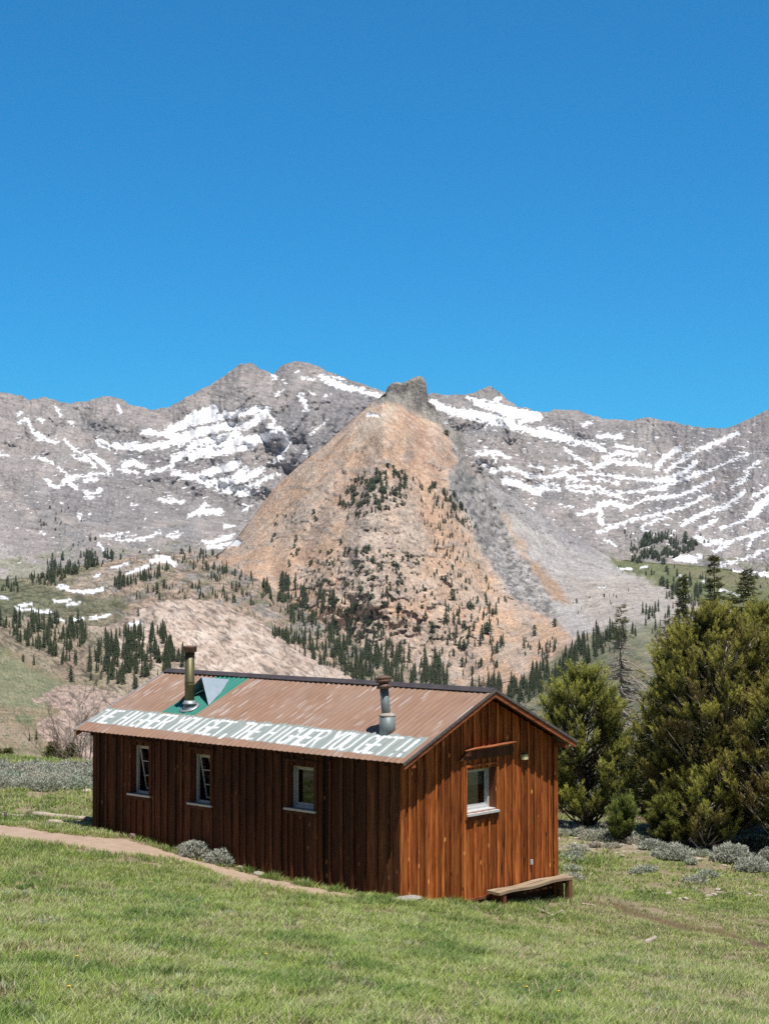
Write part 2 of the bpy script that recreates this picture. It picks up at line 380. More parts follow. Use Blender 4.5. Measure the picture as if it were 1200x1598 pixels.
snow_strokes += [(w / 1.875, Z7(p)) for w, p in [
    (14,[(215,132),(290,158),(380,178),(440,190)]),(12,[(440,192),(520,215),(600,232),(640,245)]),(6,[(640,240),(700,262)]),(13,[(345,125),(390,140),(455,150)]),(16,[(385,135),(440,155),(520,168)]),(8,[(390,125),(408,115)]),
    (9,[(470,185),(530,170)]),(8,[(658,190),(678,186)]),(5,[(315,113),(340,118)]),(10,[(300,150),(380,165),(450,180)]),(6,[(560,200),(590,210)]),(7,[(530,200),(580,225)]),
    (8,[(345,278),(400,272),(440,290)]),(7,[(390,275),(400,300)]),(7,[(355,302),(400,330)]),(8,[(400,325),(450,322),(495,340)]),(12,[(430,355),(500,378),(580,375)]),(8,[(490,342),(560,345),(600,338)]),(10,[(510,388),(530,388)]),
    (10,[(545,365),(582,380)]),(6,[(600,260),(640,290),(690,318)]),(9,[(690,318),(740,300),(800,305),(850,312)]),(8,[(700,228),(768,225)]),(7,[(750,255),(840,265)]),(8,[(650,235),(690,250),(720,270)]),
    (6,[(500,310),(540,320)]),(7,[(600,330),(620,350),(660,360)]),(6,[(610,355),(640,335),(665,340)]),(6,[(570,325),(640,315)]),
    (7,[(670,330),(740,340),(800,350),(870,358)]),(8,[(870,358),(920,345),(960,325),(990,300)]),(10,[(870,325),(890,290),(935,262)]),(8,[(900,325),(950,295),(970,285)]),(9,[(720,290),(760,275),(810,280)]),
    (9,[(1012,258),(1060,240),(1108,216)]),(6,[(950,280),(1005,262)]),(7,[(880,360),(960,350),(1000,328)]),(6,[(860,380),(920,362),(1000,335),(1060,310)]),(6,[(1060,310),(1100,295),(1140,275)]),
    (7,[(880,408),(940,400),(1000,375)]),(6,[(1000,375),(1040,350)]),(6,[(610,370),(700,374),(780,410)]),(6,[(690,350),(760,362)]),(7,[(640,455),(700,440)]),(10,[(700,430),(740,420),(775,430)]),(10,[(705,440),(710,480)]),
    (6,[(600,435),(628,432)]),(6,[(620,385),(680,390)]),(6,[(740,395),(830,385),(900,380)]),(6,[(680,375),(700,390),(760,400)]),(5,[(480,430),(520,445)]),
    (7,[(730,495),(800,472),(880,455)]),(7,[(880,455),(960,430),(1030,395)]),(5,[(830,490),(900,462)]),(9,[(945,485),(985,462),(1040,440)]),(8,[(1040,440),(1075,430),(1130,388)]),(7,[(770,440),(840,410),(900,400)]),
    (7,[(1060,495),(1120,475),(1160,450)]),(14,[(1150,455),(1180,425),(1215,395)]),(10,[(990,520),(1015,540),(1060,535)]),(6,[(1060,540),(1110,528)]),(7,[(1040,565),(1110,525),(1205,500)]),(7,[(1140,550),(1155,520),(1185,505)]),
    (6,[(1060,602),(1130,585),(1205,555)]),(8,[(920,577),(960,580),(1000,578)]),(10,[(930,585),(985,590)]),(6,[(1090,620),(1140,628)]),(9,[(1140,628),(1210,632)]),(6,[(1090,375),(1130,355)]),(6,[(1130,330),(1170,300)]),
    (8,[(1160,400),(1210,370)]),(6,[(1110,355),(1140,340)]),(7,[(1050,470),(1000,495)]),(6,[(700,505),(730,500)]),(5,[(830,500),(860,512)]),(5,[(720,530),(750,545)])]]
snow_strokes += [(4.5, [(325,853),(350,851),(372,846)]), (4.0, [(320,847),(345,841),(365,835)])]
def paint_range(px, py, v):
    wx = px + 7 * fbm(px / 30, py / 30, 1.1, 4); wy = py + 7 * fbm(px / 30, py / 30, 5.1, 4)
    c = np.zeros(px.shape + (3,)) + (.275, .248, .235)
    c = lerp3(c, (.225, .213, .21), sst(-.2, .5, fbm(px / 90, py / 50, 2.2, 4)))
    c = lerp3(c, (.34, .30, .275), sst(.1, .7, fbm(px / 45, py / 28, 6.2, 5)) * .8)
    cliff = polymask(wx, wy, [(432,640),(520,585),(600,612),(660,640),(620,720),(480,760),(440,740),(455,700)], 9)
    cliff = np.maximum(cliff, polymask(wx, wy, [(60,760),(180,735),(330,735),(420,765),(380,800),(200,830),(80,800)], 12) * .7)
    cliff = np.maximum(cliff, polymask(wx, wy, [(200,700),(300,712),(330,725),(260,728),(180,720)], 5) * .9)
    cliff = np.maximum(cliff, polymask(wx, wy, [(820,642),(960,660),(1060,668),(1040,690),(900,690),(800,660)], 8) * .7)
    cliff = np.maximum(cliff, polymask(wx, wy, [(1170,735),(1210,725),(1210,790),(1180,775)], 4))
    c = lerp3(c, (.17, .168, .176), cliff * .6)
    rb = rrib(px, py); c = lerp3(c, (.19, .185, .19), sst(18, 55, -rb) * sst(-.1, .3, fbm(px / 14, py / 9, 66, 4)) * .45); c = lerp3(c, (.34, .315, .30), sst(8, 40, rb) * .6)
    # scree fans
    c = lerp3(c, (.36, .33, .31), polymask(wx, wy, [(-200,860),(0,845),(70,890),(40,905),(-200,920)], 10))
    c = lerp3(c, (.33, .30, .29), polymask(wx, wy, [(1080,870),(1130,790),(1200,700),(1300,650),(1300,880)], 25) * .6)
    # low meadows
    gr = sst(845, 875, wy + 14 * fbm(px / 40, py / 12, 8.8, 3)) * sst(-.25, .25, fbm(px / 60, py / 16, 9.3, 4))
    c = lerp3(c, (.19, .20, .11), gr * .6)
    # stratified streaks and ledges
    st = fbm(px / 30 + py / 90, py / 3.2 - px / 22, 3.7, 4)
    c *= (1 + .2 * st + .14 * fbm(px / 3.0, py / 2.4, 1.7, 3))[..., None]
    dark = sst(.35, .7, fbm(px / 9, py / 4, 12.2, 4)); c *= (1 - .35 * dark)[..., None]
    ck = np.maximum(cracks(px, py, 20, 1, 2.2, .35, 2, .90), cracks(px, py, 28, 2.4, 1, .5, 5, .90)); c *= (1 - .22 * ck * sst(-.3, .3, fbm(px / 50, py / 40, 8, 2)))[..., None]
    c = lerp3(c, (.40, .37, .35), sst(.42, .6, fbm(px / 5, py / 2.6, 19, 3)) * .7)
    # snow
    s = strokemask(px + 2.6 * fbm(px / 9, py / 5, 3.3, 4), py + 2.6 * fbm(px / 11, py / 5, 7.3, 4), snow_strokes)
    s = s + .85 * fbm(px / 6, py / 3.0 + px / 20, 21.0, 4)
    zone = np.maximum(polymask(px, py, [(60,700),(200,690),(460,640),(450,780),(250,770),(90,740)], 20), polymask(px, py, [(680,620),(820,640),(1200,690),(1240,870),(960,850),(820,800),(720,720)], 20))
    sp = sst(.47, .57, fbm(px / 13 + py / 30, py / 4.2 + np.where(px > 700, -px + 700, px) / 30, 31.0, 5) * .9 + .16 * zone - .16)
    sp = sp * sst(640, 680, py)
    c = np.minimum(c * [1.25, 1.265, 1.295], .64)
    m = np.maximum(sst(-.1, .5, s), sp * (py < 880))
    c = lerp3(c, (.86, .87, .90), m)
    return np.concatenate([c, m[..., None]], -1)
def relief_range(px, py, d, v):
    t = sst(0, .16, v)
    r = rough(px, py, d, 110, 3, .34, 1.0, 1, .9) + rough(px, py, d, 26, 4, .24, 2.0, 1.5, .8, .25)
    s = strokemask(px, py, snow_strokes)
    sm = 1 - .6 * sst(-.5, .6, s)
    r2 = rough(px, py, d, 9, 2, .35, 5.0)
    return r * (.06 + .94 * t) + r2 * sm + rrib(px, py) * sst(0, .12, v) * .36
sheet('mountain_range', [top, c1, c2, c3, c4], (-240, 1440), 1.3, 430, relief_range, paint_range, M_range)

# ---- the near peak ---------------------------------------------------------
cone = [(150,930),(250,905),(300,890),(322,876),(345,862),(372,838),(400,800),(430,762),(470,727),(505,700),(525,682),(547,660),(558,651),(577,634),(584,629),(595,618),(602,613),(603,606),(609,599),(613,597),(619,596),(628,597.5),
        (635,594),(641,592),(648,588),(654,586.5),(660,589),(665,597),(666.5,610),(668,626),(679,632),(682,646),(688,658),(701,665),(716,676),(721,690),(728,716),(742,742),(758,752),(775,764),(800,778),(850,808),(890,835),(930,857),
        (960,872),(1000,877),(1100,884),(1200,897),(1420,915)]
k0 = [(x, y, 1480 if x < 900 else 1500 + (x - 900) * .5) for x, y in cone]
k1 = [(150,950,1300),(330,905,1300),(430,830,1320),(520,770,1290),(600,690,1300),(690,730,1340),(780,830,1390),(900,880,1380),(1000,900,1350),(1420,925,1300)]
k2 = [(150,980,1180),(330,935,1180),(430,890,1190),(520,840,1140),(600,800,1120),(690,830,1170),(780,900,1230),(900,930,1180),(1000,935,1100),(1420,945,950)]
k3 = [(150,1020,1080),(330,985,1080),(430,960,1080),(520,930,1030),(600,920,1000),(690,940,1030),(800,970,1060),(900,985,900),(1000,985,780),(1420,985,700)]
k4 = [(150,1110,950),(430,1060,950),(600,1050,900),(720,1060,900),(860,1060,700),(1000,1050,470),(1420,1040,420)]
k5 = [(150,1290,300),(600,1290,280),(860,1290,150),(1000,1290,82),(1420,1290,80)]
out_poly = [(580,634),(592,616),(600,590),(668,575),(690,640),(724,672),(730,710),(716,704),(706,680),(692,667),(672,657),(654,650),(637,641),(622,631),(608,627.5)]
grey_band = [(690,655),(735,735),(772,765),(782,810),(800,850),(840,900),(870,955),(850,965),(800,930),(755,870),(728,800),(700,770),(712,720)]
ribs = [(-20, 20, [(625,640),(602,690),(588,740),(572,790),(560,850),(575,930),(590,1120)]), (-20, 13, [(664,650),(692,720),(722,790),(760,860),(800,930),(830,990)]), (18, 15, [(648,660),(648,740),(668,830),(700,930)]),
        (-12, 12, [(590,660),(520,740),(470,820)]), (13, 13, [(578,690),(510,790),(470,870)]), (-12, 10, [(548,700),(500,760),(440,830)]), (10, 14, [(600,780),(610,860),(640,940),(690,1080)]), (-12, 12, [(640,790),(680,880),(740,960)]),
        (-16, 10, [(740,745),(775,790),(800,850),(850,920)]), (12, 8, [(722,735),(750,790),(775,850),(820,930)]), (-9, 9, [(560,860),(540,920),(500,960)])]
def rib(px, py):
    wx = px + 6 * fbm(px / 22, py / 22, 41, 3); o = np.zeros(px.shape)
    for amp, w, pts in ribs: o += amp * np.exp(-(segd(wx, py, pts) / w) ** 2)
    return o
def paint_peak(px, py, v):
    wx = px + 8 * fbm(px / 26, py / 26, 1.1, 4); wy = py + 8 * fbm(px / 26, py / 26, 5.1, 4)
    c = np.zeros(px.shape + (3,)) + (.64, .44, .31); rb = rib(px, py) * (.25 + .75 * sst(700, 790, py))
    c = lerp3(c, (.64, .51, .41), sst(-.1, .5, fbm(px / 60, py / 60, 2.2, 4)) * .8)
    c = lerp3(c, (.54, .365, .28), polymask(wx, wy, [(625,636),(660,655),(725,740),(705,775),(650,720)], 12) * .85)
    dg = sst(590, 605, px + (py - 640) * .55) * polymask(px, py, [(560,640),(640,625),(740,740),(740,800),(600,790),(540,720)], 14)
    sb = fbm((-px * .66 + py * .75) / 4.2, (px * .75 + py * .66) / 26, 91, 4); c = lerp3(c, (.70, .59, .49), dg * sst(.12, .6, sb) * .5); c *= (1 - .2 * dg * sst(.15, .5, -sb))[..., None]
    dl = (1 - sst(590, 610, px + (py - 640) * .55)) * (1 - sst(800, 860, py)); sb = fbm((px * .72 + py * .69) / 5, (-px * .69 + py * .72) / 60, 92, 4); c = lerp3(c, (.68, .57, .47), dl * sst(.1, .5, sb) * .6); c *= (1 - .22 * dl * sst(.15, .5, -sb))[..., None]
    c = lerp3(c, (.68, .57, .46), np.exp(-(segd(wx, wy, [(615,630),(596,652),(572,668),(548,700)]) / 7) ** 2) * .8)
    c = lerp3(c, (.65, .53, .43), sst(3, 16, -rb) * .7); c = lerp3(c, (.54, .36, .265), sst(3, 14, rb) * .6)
    # ragged outcrops standing out of the scree
    oc = sst(.18, .34, fbm(px / 24, py / 13, 51, 5) + .012 * -rb) * sst(650, 720, py) * (1 - sst(1040, 1090, py))
    # paler broken rock in the middle and on the ribs
    rk = np.maximum(polymask(wx, wy, [(560,760),(640,750),(670,830),(650,940),(560,940),(520,880)], 14), polymask(wx, wy, [(410,830),(450,800),(500,790),(540,800),(500,850),(430,860)], 10) * .6)
    rk = np.maximum(rk, polymask(wx, wy, [(540,985),(700,960),(760,1010),(700,1080),(540,1060)], 12) * .9)
    c = lerp3(c, (.57, .475, .40), rk * .65)
    c = lerp3(c, (.33, .30, .28), rk * sst(.2, .5, fbm(px / 12, py / 6, 6.1, 4)) * .7)
    c = lerp3(c, (.50, .425, .365), oc * .6); rk = np.maximum(rk, oc * .8)
    # grey cliffs down the right flank, then the scree chute
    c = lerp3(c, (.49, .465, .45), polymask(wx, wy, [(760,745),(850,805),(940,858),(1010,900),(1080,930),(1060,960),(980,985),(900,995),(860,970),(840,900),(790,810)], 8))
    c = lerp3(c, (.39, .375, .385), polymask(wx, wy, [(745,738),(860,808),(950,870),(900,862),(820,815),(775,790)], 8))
    c = lerp3(c, (.48, .34, .25), polymask(wx, wy, [(800,862),(840,880),(880,920),(890,945),(850,930)], 6))
    g2 = polymask(wx, wy, grey_band, 6)
    c = lerp3(c, (.42, .40, .385), g2)
    c = lerp3(c, (.54, .52, .505), g2 * sst(0, .4, fbm(px / 14, py / 8, 16.1, 4)))
    c = lerp3(c, (.16, .155, .16), g2 * sst(.02, .3, fbm(px / 9 + py / 30, py / 7, 26.1, 4)) * .75)
    cg = polymask(px + 3 * fbm(px / 9, py / 9, 3, 3), py + 3 * fbm(px / 9, py / 9, 13, 3), out_poly, 2.0)
    c = lerp3(c, (.33, .31, .285), cg); c = lerp3(c, (.19, .18, .165), cg * sst(.1, .4, fbm(px / 22, (py - px * .08) / 2.8, 33, 4))); c = lerp3(c, (.40, .38, .34), cg * sst(.2, .45, fbm(px / 14, (py - px * .1) / 4, 43, 4)))
    # pale slabs at the right foot
    c = lerp3(c, (.50, .455, .42), polymask(wx, wy, [(880,900),(1000,905),(1090,930),(1080,965),(1000,985),(930,985)], 9))
    # meadows
    n = fbm(px / 40, py / 10, 8.8, 4)
    c = lerp3(c, (.195, .215, .105), polymask(wx, wy, [(948,866),(1420,890),(1420,990),(1100,945),(1040,915),(960,890)], 5))
    c = lerp3(c, (.27, .235, .15), polymask(wx, wy, [(1040,880),(1200,905),(1200,925),(1100,905)], 8) * .6)
    gv = polymask(wx, wy, [(845,1035),(930,985),(1030,970),(1420,960),(1420,1300),(600,1300),(760,1110)], 8)
    c = lerp3(c, (.20, .225, .14), gv * (.75 + .25 * sst(-.2, .3, n)))
    c = lerp3(c, (.30, .27, .22), gv * sst(.3, .6, n) * .5)
    # downslope streaks
    ax = 600
    sl = np.where(px < 600, (px - 600) / (py - 560 + 60), (px - 650) / (py - 540))
    st = fbm(sl * 60, py / 60, 3.7, 4)
    st = st * (1 - sst(960, 1010, py)) * (px < 900)
    c *= (1 + .06 * st + .20 * fbm(px / 3.0, py / 2.6, 1.7, 3))[..., None]
    ck = cracks(px, py, 26, .8, 2.6, -.35, 2, .91); c *= (1 - .38 * ck * np.maximum(np.maximum(rk, g2), .25))[..., None]
    led = sst(.38, .62, fbm((px + py * .5) / 11, (py - px * .25) / 3.6, 12.2, 4)); c *= (1 - .38 * led * np.maximum(np.maximum(rk, g2), .35))[..., None]
    s = strokemask(px + 2 * fbm(px / 9, py / 5, 3.3, 4), py + 2 * fbm(px / 9, py / 5, 7.3, 4), [(3.0, [(573,646),(590,649)]), (5, [(325,853),(350,851),(372,846)]), (4.5, [(320,846),(345,840),(365,834)]),
        (1.2,[(425,745),(436,738)]),(2,[(965,887),(985,889)]),(2,[(1000,886),(1008,884)]),(2.2,[(1095,906),(1102,908)]),(2.2,[(1125,920),(1140,925),(1155,930)]),(2,[(1060,900),(1072,904)]),(2,[(936,918),(945,916)])])
    m = sst(-.1, .4, s + .4 * fbm(px / 6, py / 4, 21.0, 3))
    c = lerp3(c, (.86, .87, .90), m)
    return np.concatenate([c, m[..., None]], -1)
def relief_peak(px, py, d, v):
    t = sst(0, .05, v)
    hard = np.maximum(polymask(px, py, out_poly, 6), polymask(px, py, grey_band, 8))
    hard = np.maximum(hard, .22 * polymask(px, py, [(520,760),(660,740),(720,900),(760,1060),(540,1060),(500,900)], 20))
    soft = polymask(px, py, [(330,880),(420,850),(470,880),(430,920),(340,915)], 20)
    r = rough(px, py, d, 120, 2, .25, 1.5, 1.0, .8) + rough(px, py, d, 30, 4, .26, 2.5, 1.6, .8, -.3) * (.24 + .75 * hard) * (1 - .8 * soft)
    r += rough(px, py, d, 9, 3, .40, 5.0, 1, 1.2, .4) * (.16 + .8 * hard) * (1 - .7 * soft)
    r += -3.0 * sst(.18, .34, fbm(px / 24, py / 13, 51, 5)) * (1 - soft) * sst(650, 720, py)
    return r * (.15 + .85 * t) + rib(px, py) * sst(0, .1, v) * .85 * (1 - .6 * sst(900, 960, py))
k0b = [(x, y + 3, 1472) for x, y in cone if x < 590] + [(x, y, 1462) for x, y in ((597,627),(604,630),(622,634),(638,642),(655,650),(668,655),(680,658),(692,668),(705,677),(716,687),(726,712))] + [(x, y + 2.5, 1472 if x < 900 else 1492 + (x - 900) * .5) for x, y in cone if x > 727]
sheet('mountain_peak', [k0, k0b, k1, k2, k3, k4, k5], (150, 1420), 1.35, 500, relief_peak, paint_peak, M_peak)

# ---- moraine ridge ---------------------------------------------------------
mor = [(-240,905),(0,903),(40,902),(65,897),(100,886),(150,879),(200,870),(250,861),(300,857),(325,866),(350,880),(400,903),(450,936),(520,983),(600,1028),(680,1060),(780,1085)]
m0 = [(x, y, 900 if x < 60 else 860) for x, y in mor]
m1 = [(-240,925,800),(0,925,800),(100,915,780),(200,895,760),(300,885,760),(400,925,760),(520,1000,740),(650,1065,720),(780,1100,700)]
m2 = [(-240,960,650),(0,960,650),(150,950,650),(300,930,640),(420,975,640),(560,1045,620),(780,1115,600)]
m3 = [(-240,1100,500),(0,1100,500),(400,1100,480),(780,1150,480)]
def paint_mor(px, py, v):
    wx = px + 7 * fbm(px / 24, py / 18, 1.1, 4); wy = py + 6 * fbm(px / 26, py / 20, 5.1, 4)
    c = np.zeros(px.shape + (3,)) + (.46, .35, .27)
    c = lerp3(c, (.36, .32, .29), sst(-.1, .4, fbm(px / 30, py / 14, 2.2, 4)))
    c = lerp3(c, (.17, .185, .10), polymask(wx, wy, [(-240,895),(60,905),(110,930),(190,935),(200,950),(100,965),(-240,975)], 8) * .9)
    c = lerp3(c, (.25, .24, .15), polymask(wx, wy, [(90,880),(160,870),(150,905),(80,925)], 8) * .7)
    c = lerp3(c, (.22, .21, .13), sst(.1, .45, fbm(px / 22, py / 9, 14.2, 4)) * .7)
    c = lerp3(c, (.50, .42, .35), polymask(wx, wy, [(110,905),(200,880),(260,865),(290,870),(230,905),(130,930)], 6) * .6)
    c = lerp3(c, (.20, .19, .13), polymask(wx, wy, [(-240,958),(170,945),(200,965),(160,985),(-240,1000)], 8) * .7)
    c *= (1 + .18 * fbm(px / 20, (py + px * .12) / 2.6, 3.7, 4) + .22 * fbm(px / 3.0, py / 2.2, 1.7, 3))[..., None]
    c *= (1 - .48 * cracks(px, py, 34, .7, 2.6, .12, 2, .86))[..., None]
    led = sst(.3, .6, fbm((px + py * .5) / 13, (py + px * .1) / 2.8, 12.2, 4)); c *= (1 - .4 * led)[..., None]
    c = shrubs(c, px, py, 1.0, 1)
    s = strokemask(px + 2 * fbm(px / 9, py / 5, 3.3, 4), py + 1.5 * fbm(px / 9, py / 5, 7.3, 4), [(w / 2, Z6(p)) for w, p in [
        (9,[(475,672),(510,665),(545,680)]),(7,[(400,710),(430,700),(460,685)]),(6,[(180,752),(230,765),(265,768)]),(7,[(250,768),(290,766),(322,758)]),(5,[(168,795),(190,797),(220,792)]),(5,[(210,808),(250,800)]),
        (6,[(50,820),(110,823)]),(6,[(105,829),(158,829)]),(5,[(62,808),(100,806)]),(6,[(295,720),(312,712)]),(5,[(350,690),(400,680)]),(5,[(180,855),(200,858)]),(6,[(225,855),(260,850)]),(5,[(280,850),(300,845)]),(4,[(185,745),(215,752)]),
        (5,[(490,655),(530,660)]),(5,[(0,785),(25,788)]),(5,[(340,840),(300,850)])]])
    m = sst(-.1, .4, s + .5 * fbm(px / 6, py / 3, 21.0, 3))
    c = lerp3(c, (.86, .87, .90), m)
    return np.concatenate([c, m[..., None]], -1)
def relief_mor(px, py, d, v):
    return (rough(px, py, d, 70, 3, .28, 1.5, 1.0, 1.6) + rough(px, py, d, 22, 4, .30, 2.5, .8, 1.3, .1)) * (.2 + .8 * sst(0, .08, v))
sheet('moraine_ridge', [m0, m1, m2, m3], (-200, 770), 1.8, 130, relief_mor, paint_mor, M_mor)

# ---- slab dome -------------------------------------------------------------
slb = [(-240,972),(0,965),(60,962),(120,975),(165,978),(185,972),(205,957),(230,946),(260,938),(300,935),(330,939),(360,949),(400,968),(450,998),(500,1028),(540,1052),(600,1085),(700,1120)]
s0 = [(x, y, 560 if x < 150 else 480) for x, y in slb]
s1 = [(-240,1000,480),(0,1000,480),(120,1010,430),(200,985,400),(300,965,410),(400,1000,410),(540,1080,400),(700,1140,390)]
s2 = [(-240,1050,380),(0,1050,370),(120,1050,350),(250,1030,350),(400,1050,350),(540,1120,350),(700,1170,340)]
s3 = [(-240,1210,250),(0,1210,230),(300,1210,230),(700,1260,230)]
def paint_slab(px, py, v):
    wx = px + 8 * fbm(px / 24, py / 18, 1.1, 4); wy = py + 7 * fbm(px / 26, py / 20, 5.1, 4)
    c = np.zeros(px.shape + (3,)) + (.56, .44, .36)
    c = lerp3(c, (.66, .545, .465), sst(-.1, .4, fbm(px / 30, py / 14, 2.2, 4)))
    c = lerp3(c, (.24, .205, .13), polymask(wx, wy, [(-240,950),(120,970),(170,990),(165,1080),(100,1100),(-240,1100)], 10) * .75)
    c = lerp3(c, (.37, .28, .21), polymask(wx, wy, [(85,1030),(95,1010),(130,1008),(150,1030),(140,1050),(100,1050)], 5))
    c = lerp3(c, (.27, .24, .15), polymask(wx, wy, [(130,1040),(300,1040),(350,1120),(120,1120)], 10) * .6)
    c = lerp3(c, (.27, .23, .16), polymask(wx, wy, [(160,960),(200,955),(210,990),(160,1000)], 8) * .5)
    c *= (1 + .12 * fbm(px / 20, (py - px * .45) / 3.6, 3.7, 4) + .18 * fbm(px / 3.0, py / 2.2, 1.7, 3))[..., None]
    c *= (1 - .55 * cracks(px, py, 40, .6, 2.4, .42, 2, .86) * sst(-.4, .2, fbm(px / 30, py / 20, 4, 2)))[..., None] ; c *= (1 - .45 * cracks(px, py, 18, .6, 2.0, .5, 7, .84) * sst(-.3, .3, fbm(px / 20, py / 16, 14, 2)))[..., None]
    led = sst(.26, .5, fbm((px + py * .5) / 10, (py - px * .5) / 3.2, 12.2, 5)); c *= (1 - .45 * led)[..., None]
    c = shrubs(c, px, py, .12 + .88 * polymask(px, py, [(-240,950),(160,970),(210,1060),(-240,1200)], 15), 2)
    s = strokemask(px, py, [(4,[(205,975),(218,972)])])
    m = sst(-.1, .4, s + .5 * fbm(px / 6, py / 3, 21.0, 3))
    c = lerp3(c, (.86, .87, .90), m)
    return np.concatenate([c, m[..., None]], -1)
def relief_slab(px, py, d, v):
    return (rough(px, py, d, 60, 3, .22, 1.5, 1.0, 1.3, .4) + rough(px, py, d, 24, 4, .20, 2.5, .7, 1.4, .42)) * (.2 + .8 * sst(0, .08, v))
sheet('slab_hill', [s0, s1, s2, s3], (-200, 690), 1.5, 180, relief_slab, paint_slab, M_slab)

# ---- left hillside ---------------------------------------------------------
hl = [(-240,930),(-60,975),(0,1008),(35,1022),(70,1045),(100,1062),(118,1068),(140,1070),(170,1080),(205,1092),(260,1115),(400,1160)]
h0 = [(x, y, 210) for x, y in hl]
h1 = [(-240,1060,150),(0,1085,150),(100,1100,150),(200,1120,150),(400,1180,150)]
h2 = [(-240,1130,105),(0,1145,105),(120,1150,105),(200,1160,105),(400,1200,105)]
h3 = [(-240,1210,62),(0,1215,62),(400,1235,62)]
def paint_hill(px, py, v):
    wx = px + 7 * fbm(px / 24, py / 18, 1.1, 4); wy = py + 5 * fbm(px / 26, py / 14, 5.1, 4)
    c = np.zeros(px.shape + (3,)) + (.30, .235, .155)
    c = lerp3(c, (.20, .18, .10), sst(.0, .4, fbm(px / 24, (py - px * .4) / 9, 2.2, 4)) * .8)
    c = lerp3(c, (.215, .225, .135), polymask(wx, wy, [(-240,960),(0,1012),(60,1048),(105,1070),(95,1092),(60,1108),(0,1100),(-240,1060)], 7) * .9)
    c = lerp3(c, (.15, .185, .095), polymask(wx, wy, [(25,1118),(55,1118),(50,1130),(20,1128)], 4) * .8)
    c = lerp3(c, (.40, .30, .23), polymask(wx, wy, [(-240,1120),(0,1120),(50,1150),(60,1170),(0,1150),(-240,1150)], 6) * .6)
    pk = polymask(wx, wy, [(70,1085),(90,1073),(150,1070),(240,1100),(420,1170),(420,1240),(150,1200),(90,1185),(62,1140),(60,1125),(95,1115),(80,1100)], 4)
    c = lerp3(c, (.53, .385, .32), pk)
    pk = np.maximum(pk, polymask(wx, wy, [(52,1090),(72,1088),(74,1096),(54,1098)], 2)); c = lerp3(c, (.50, .37, .31), pk)
    c *= (1 + .12 * fbm(px / 14, (py - px * .3) / 4, 3.7, 4) + .18 * fbm(px / 3.0, py / 2.2, 1.7, 3))[..., None]
    c *= (1 - .5 * pk * cracks(px, py, 30, 1, 1.4, .2, 2, .85))[..., None]
    led = sst(.22, .45, fbm((px) / 9, (py) / 5, 12.2, 4)) * pk; c *= (1 - .5 * led)[..., None]
    c = shrubs(c, px, py, 1 - .7 * pk, 3, (.13, .15, .085), 3.4, .3); c = shrubs(c, px, py, 1 - .5 * pk, 4, (.36, .31, .22), 3.0, .42)
    return np.concatenate([c, np.zeros(px.shape + (1,))], -1)
def relief_hill(px, py, d, v):
    pk = polymask(px, py, [(60,1085),(150,1060),(420,1160),(420,1240),(90,1190)], 8)
    return (rough(px, py, d, 50, 3, .16, 1.5, 1.0, 1.2, .4) + rough(px, py, d, 12, 4, .5, 2.5) * (.12 + pk)) * (.2 + .8 * sst(0, .08, v))
sheet('hillside', [h0, h1, h2, h3], (-230, 400), 1.5, 140, relief_hill, paint_hill, M_hill)
# ------------------------------------------------------------------ distant conifers
def conifer(seed, w=.22, layers=9, m=8, bushy=0.0, bare=.06):
    rr = random.Random(seed); V = []; Fc = []
    def add(vs, fs):
        b = len(V); V.extend(vs); Fc.extend([tuple(i + b for i in f) for f in fs])
    add([(.018, 0, -.06), (-.009, .016, -.06), (-.009, -.016, -.06), (0, 0, .9)], [(0, 1, 3), (1, 2, 3), (2, 0, 3)])
    lean = (rr.uniform(-.03, .03), rr.uniform(-.03, .03))
    for k in range(layers):
        z = bare + (0.97 - bare) * (k / layers) ** 1.0; t = (z - bare) / (1 - bare)
        prof = (1 - t) ** .8 * (1 - bushy) + bushy * math.sqrt(max(0, 1 - (2 * t - .75) ** 2 / 1.6))
        r0 = w * max(prof, .05) * rr.uniform(.75, 1.15); off = rr.random() * 6.28; dz = 1.0 / layers
        cx, cy = lean[0] * z, lean[1] * z
        for j in range(m):
            a = off + 6.283 * j / m + rr.uniform(-.25, .25); r = r0 * rr.uniform(.65, 1.2); da = 2.6 / m
            add([(cx, cy, z + dz * 1.25), (cx + .45 * r * math.cos(a - da), cy + .45 * r * math.sin(a - da), z + dz * .25), (cx + r * math.cos(a), cy + r * math.sin(a), z - dz * rr.uniform(0, .45)),
                 (cx + .45 * r * math.cos(a + da), cy + .45 * r * math.sin(a + da), z + dz * .25)], [(0, 1, 2), (0, 2, 3)])
    add([(lean[0] + .012, lean[1], .93), (lean[0] - .008, lean[1] + .01, .93), (lean[0] - .008, lean[1] - .01, .93), (lean[0], lean[1], 1.03)], [(0, 1, 3), (1, 2, 3), (2, 0, 3)])
    return np.array(V), np.array(Fc)
def far_mat(name, c1, c2):
    t = NT(name); p = t.geo(); n = t.noise(p, .9, 4, .6); b = t.mix(n, c1, c2); return t.bsdf(b, .9, 0, None, .1)
M_far = far_mat('distant_conifer_green', (.038, .054, .036), (.10, .122, .068))
M_fargrey = far_mat('grey_dead_conifer', (.14, .12, .11), (.24, .21, .19))
VAR = [conifer(1, .25, 10, 8), conifer(2, .30, 9, 8), conifer(3, .21, 11, 7), conifer(4, .42, 7, 9, .6, .02), conifer(5, .55, 5, 9, .9, 0.0), conifer(6, .36, 8, 8, .35), conifer(7, .75, 4, 10, 1.0, 0.0)]
VM = [mesh('conifer', v, [f], [M_far]) for v, f in VAR]
VMg = mesh('conifer', VAR[2][0], [VAR[2][1]], [M_fargrey])
bpy.context.view_layer.update()
_dg = bpy.context.evaluated_depsgraph_get()
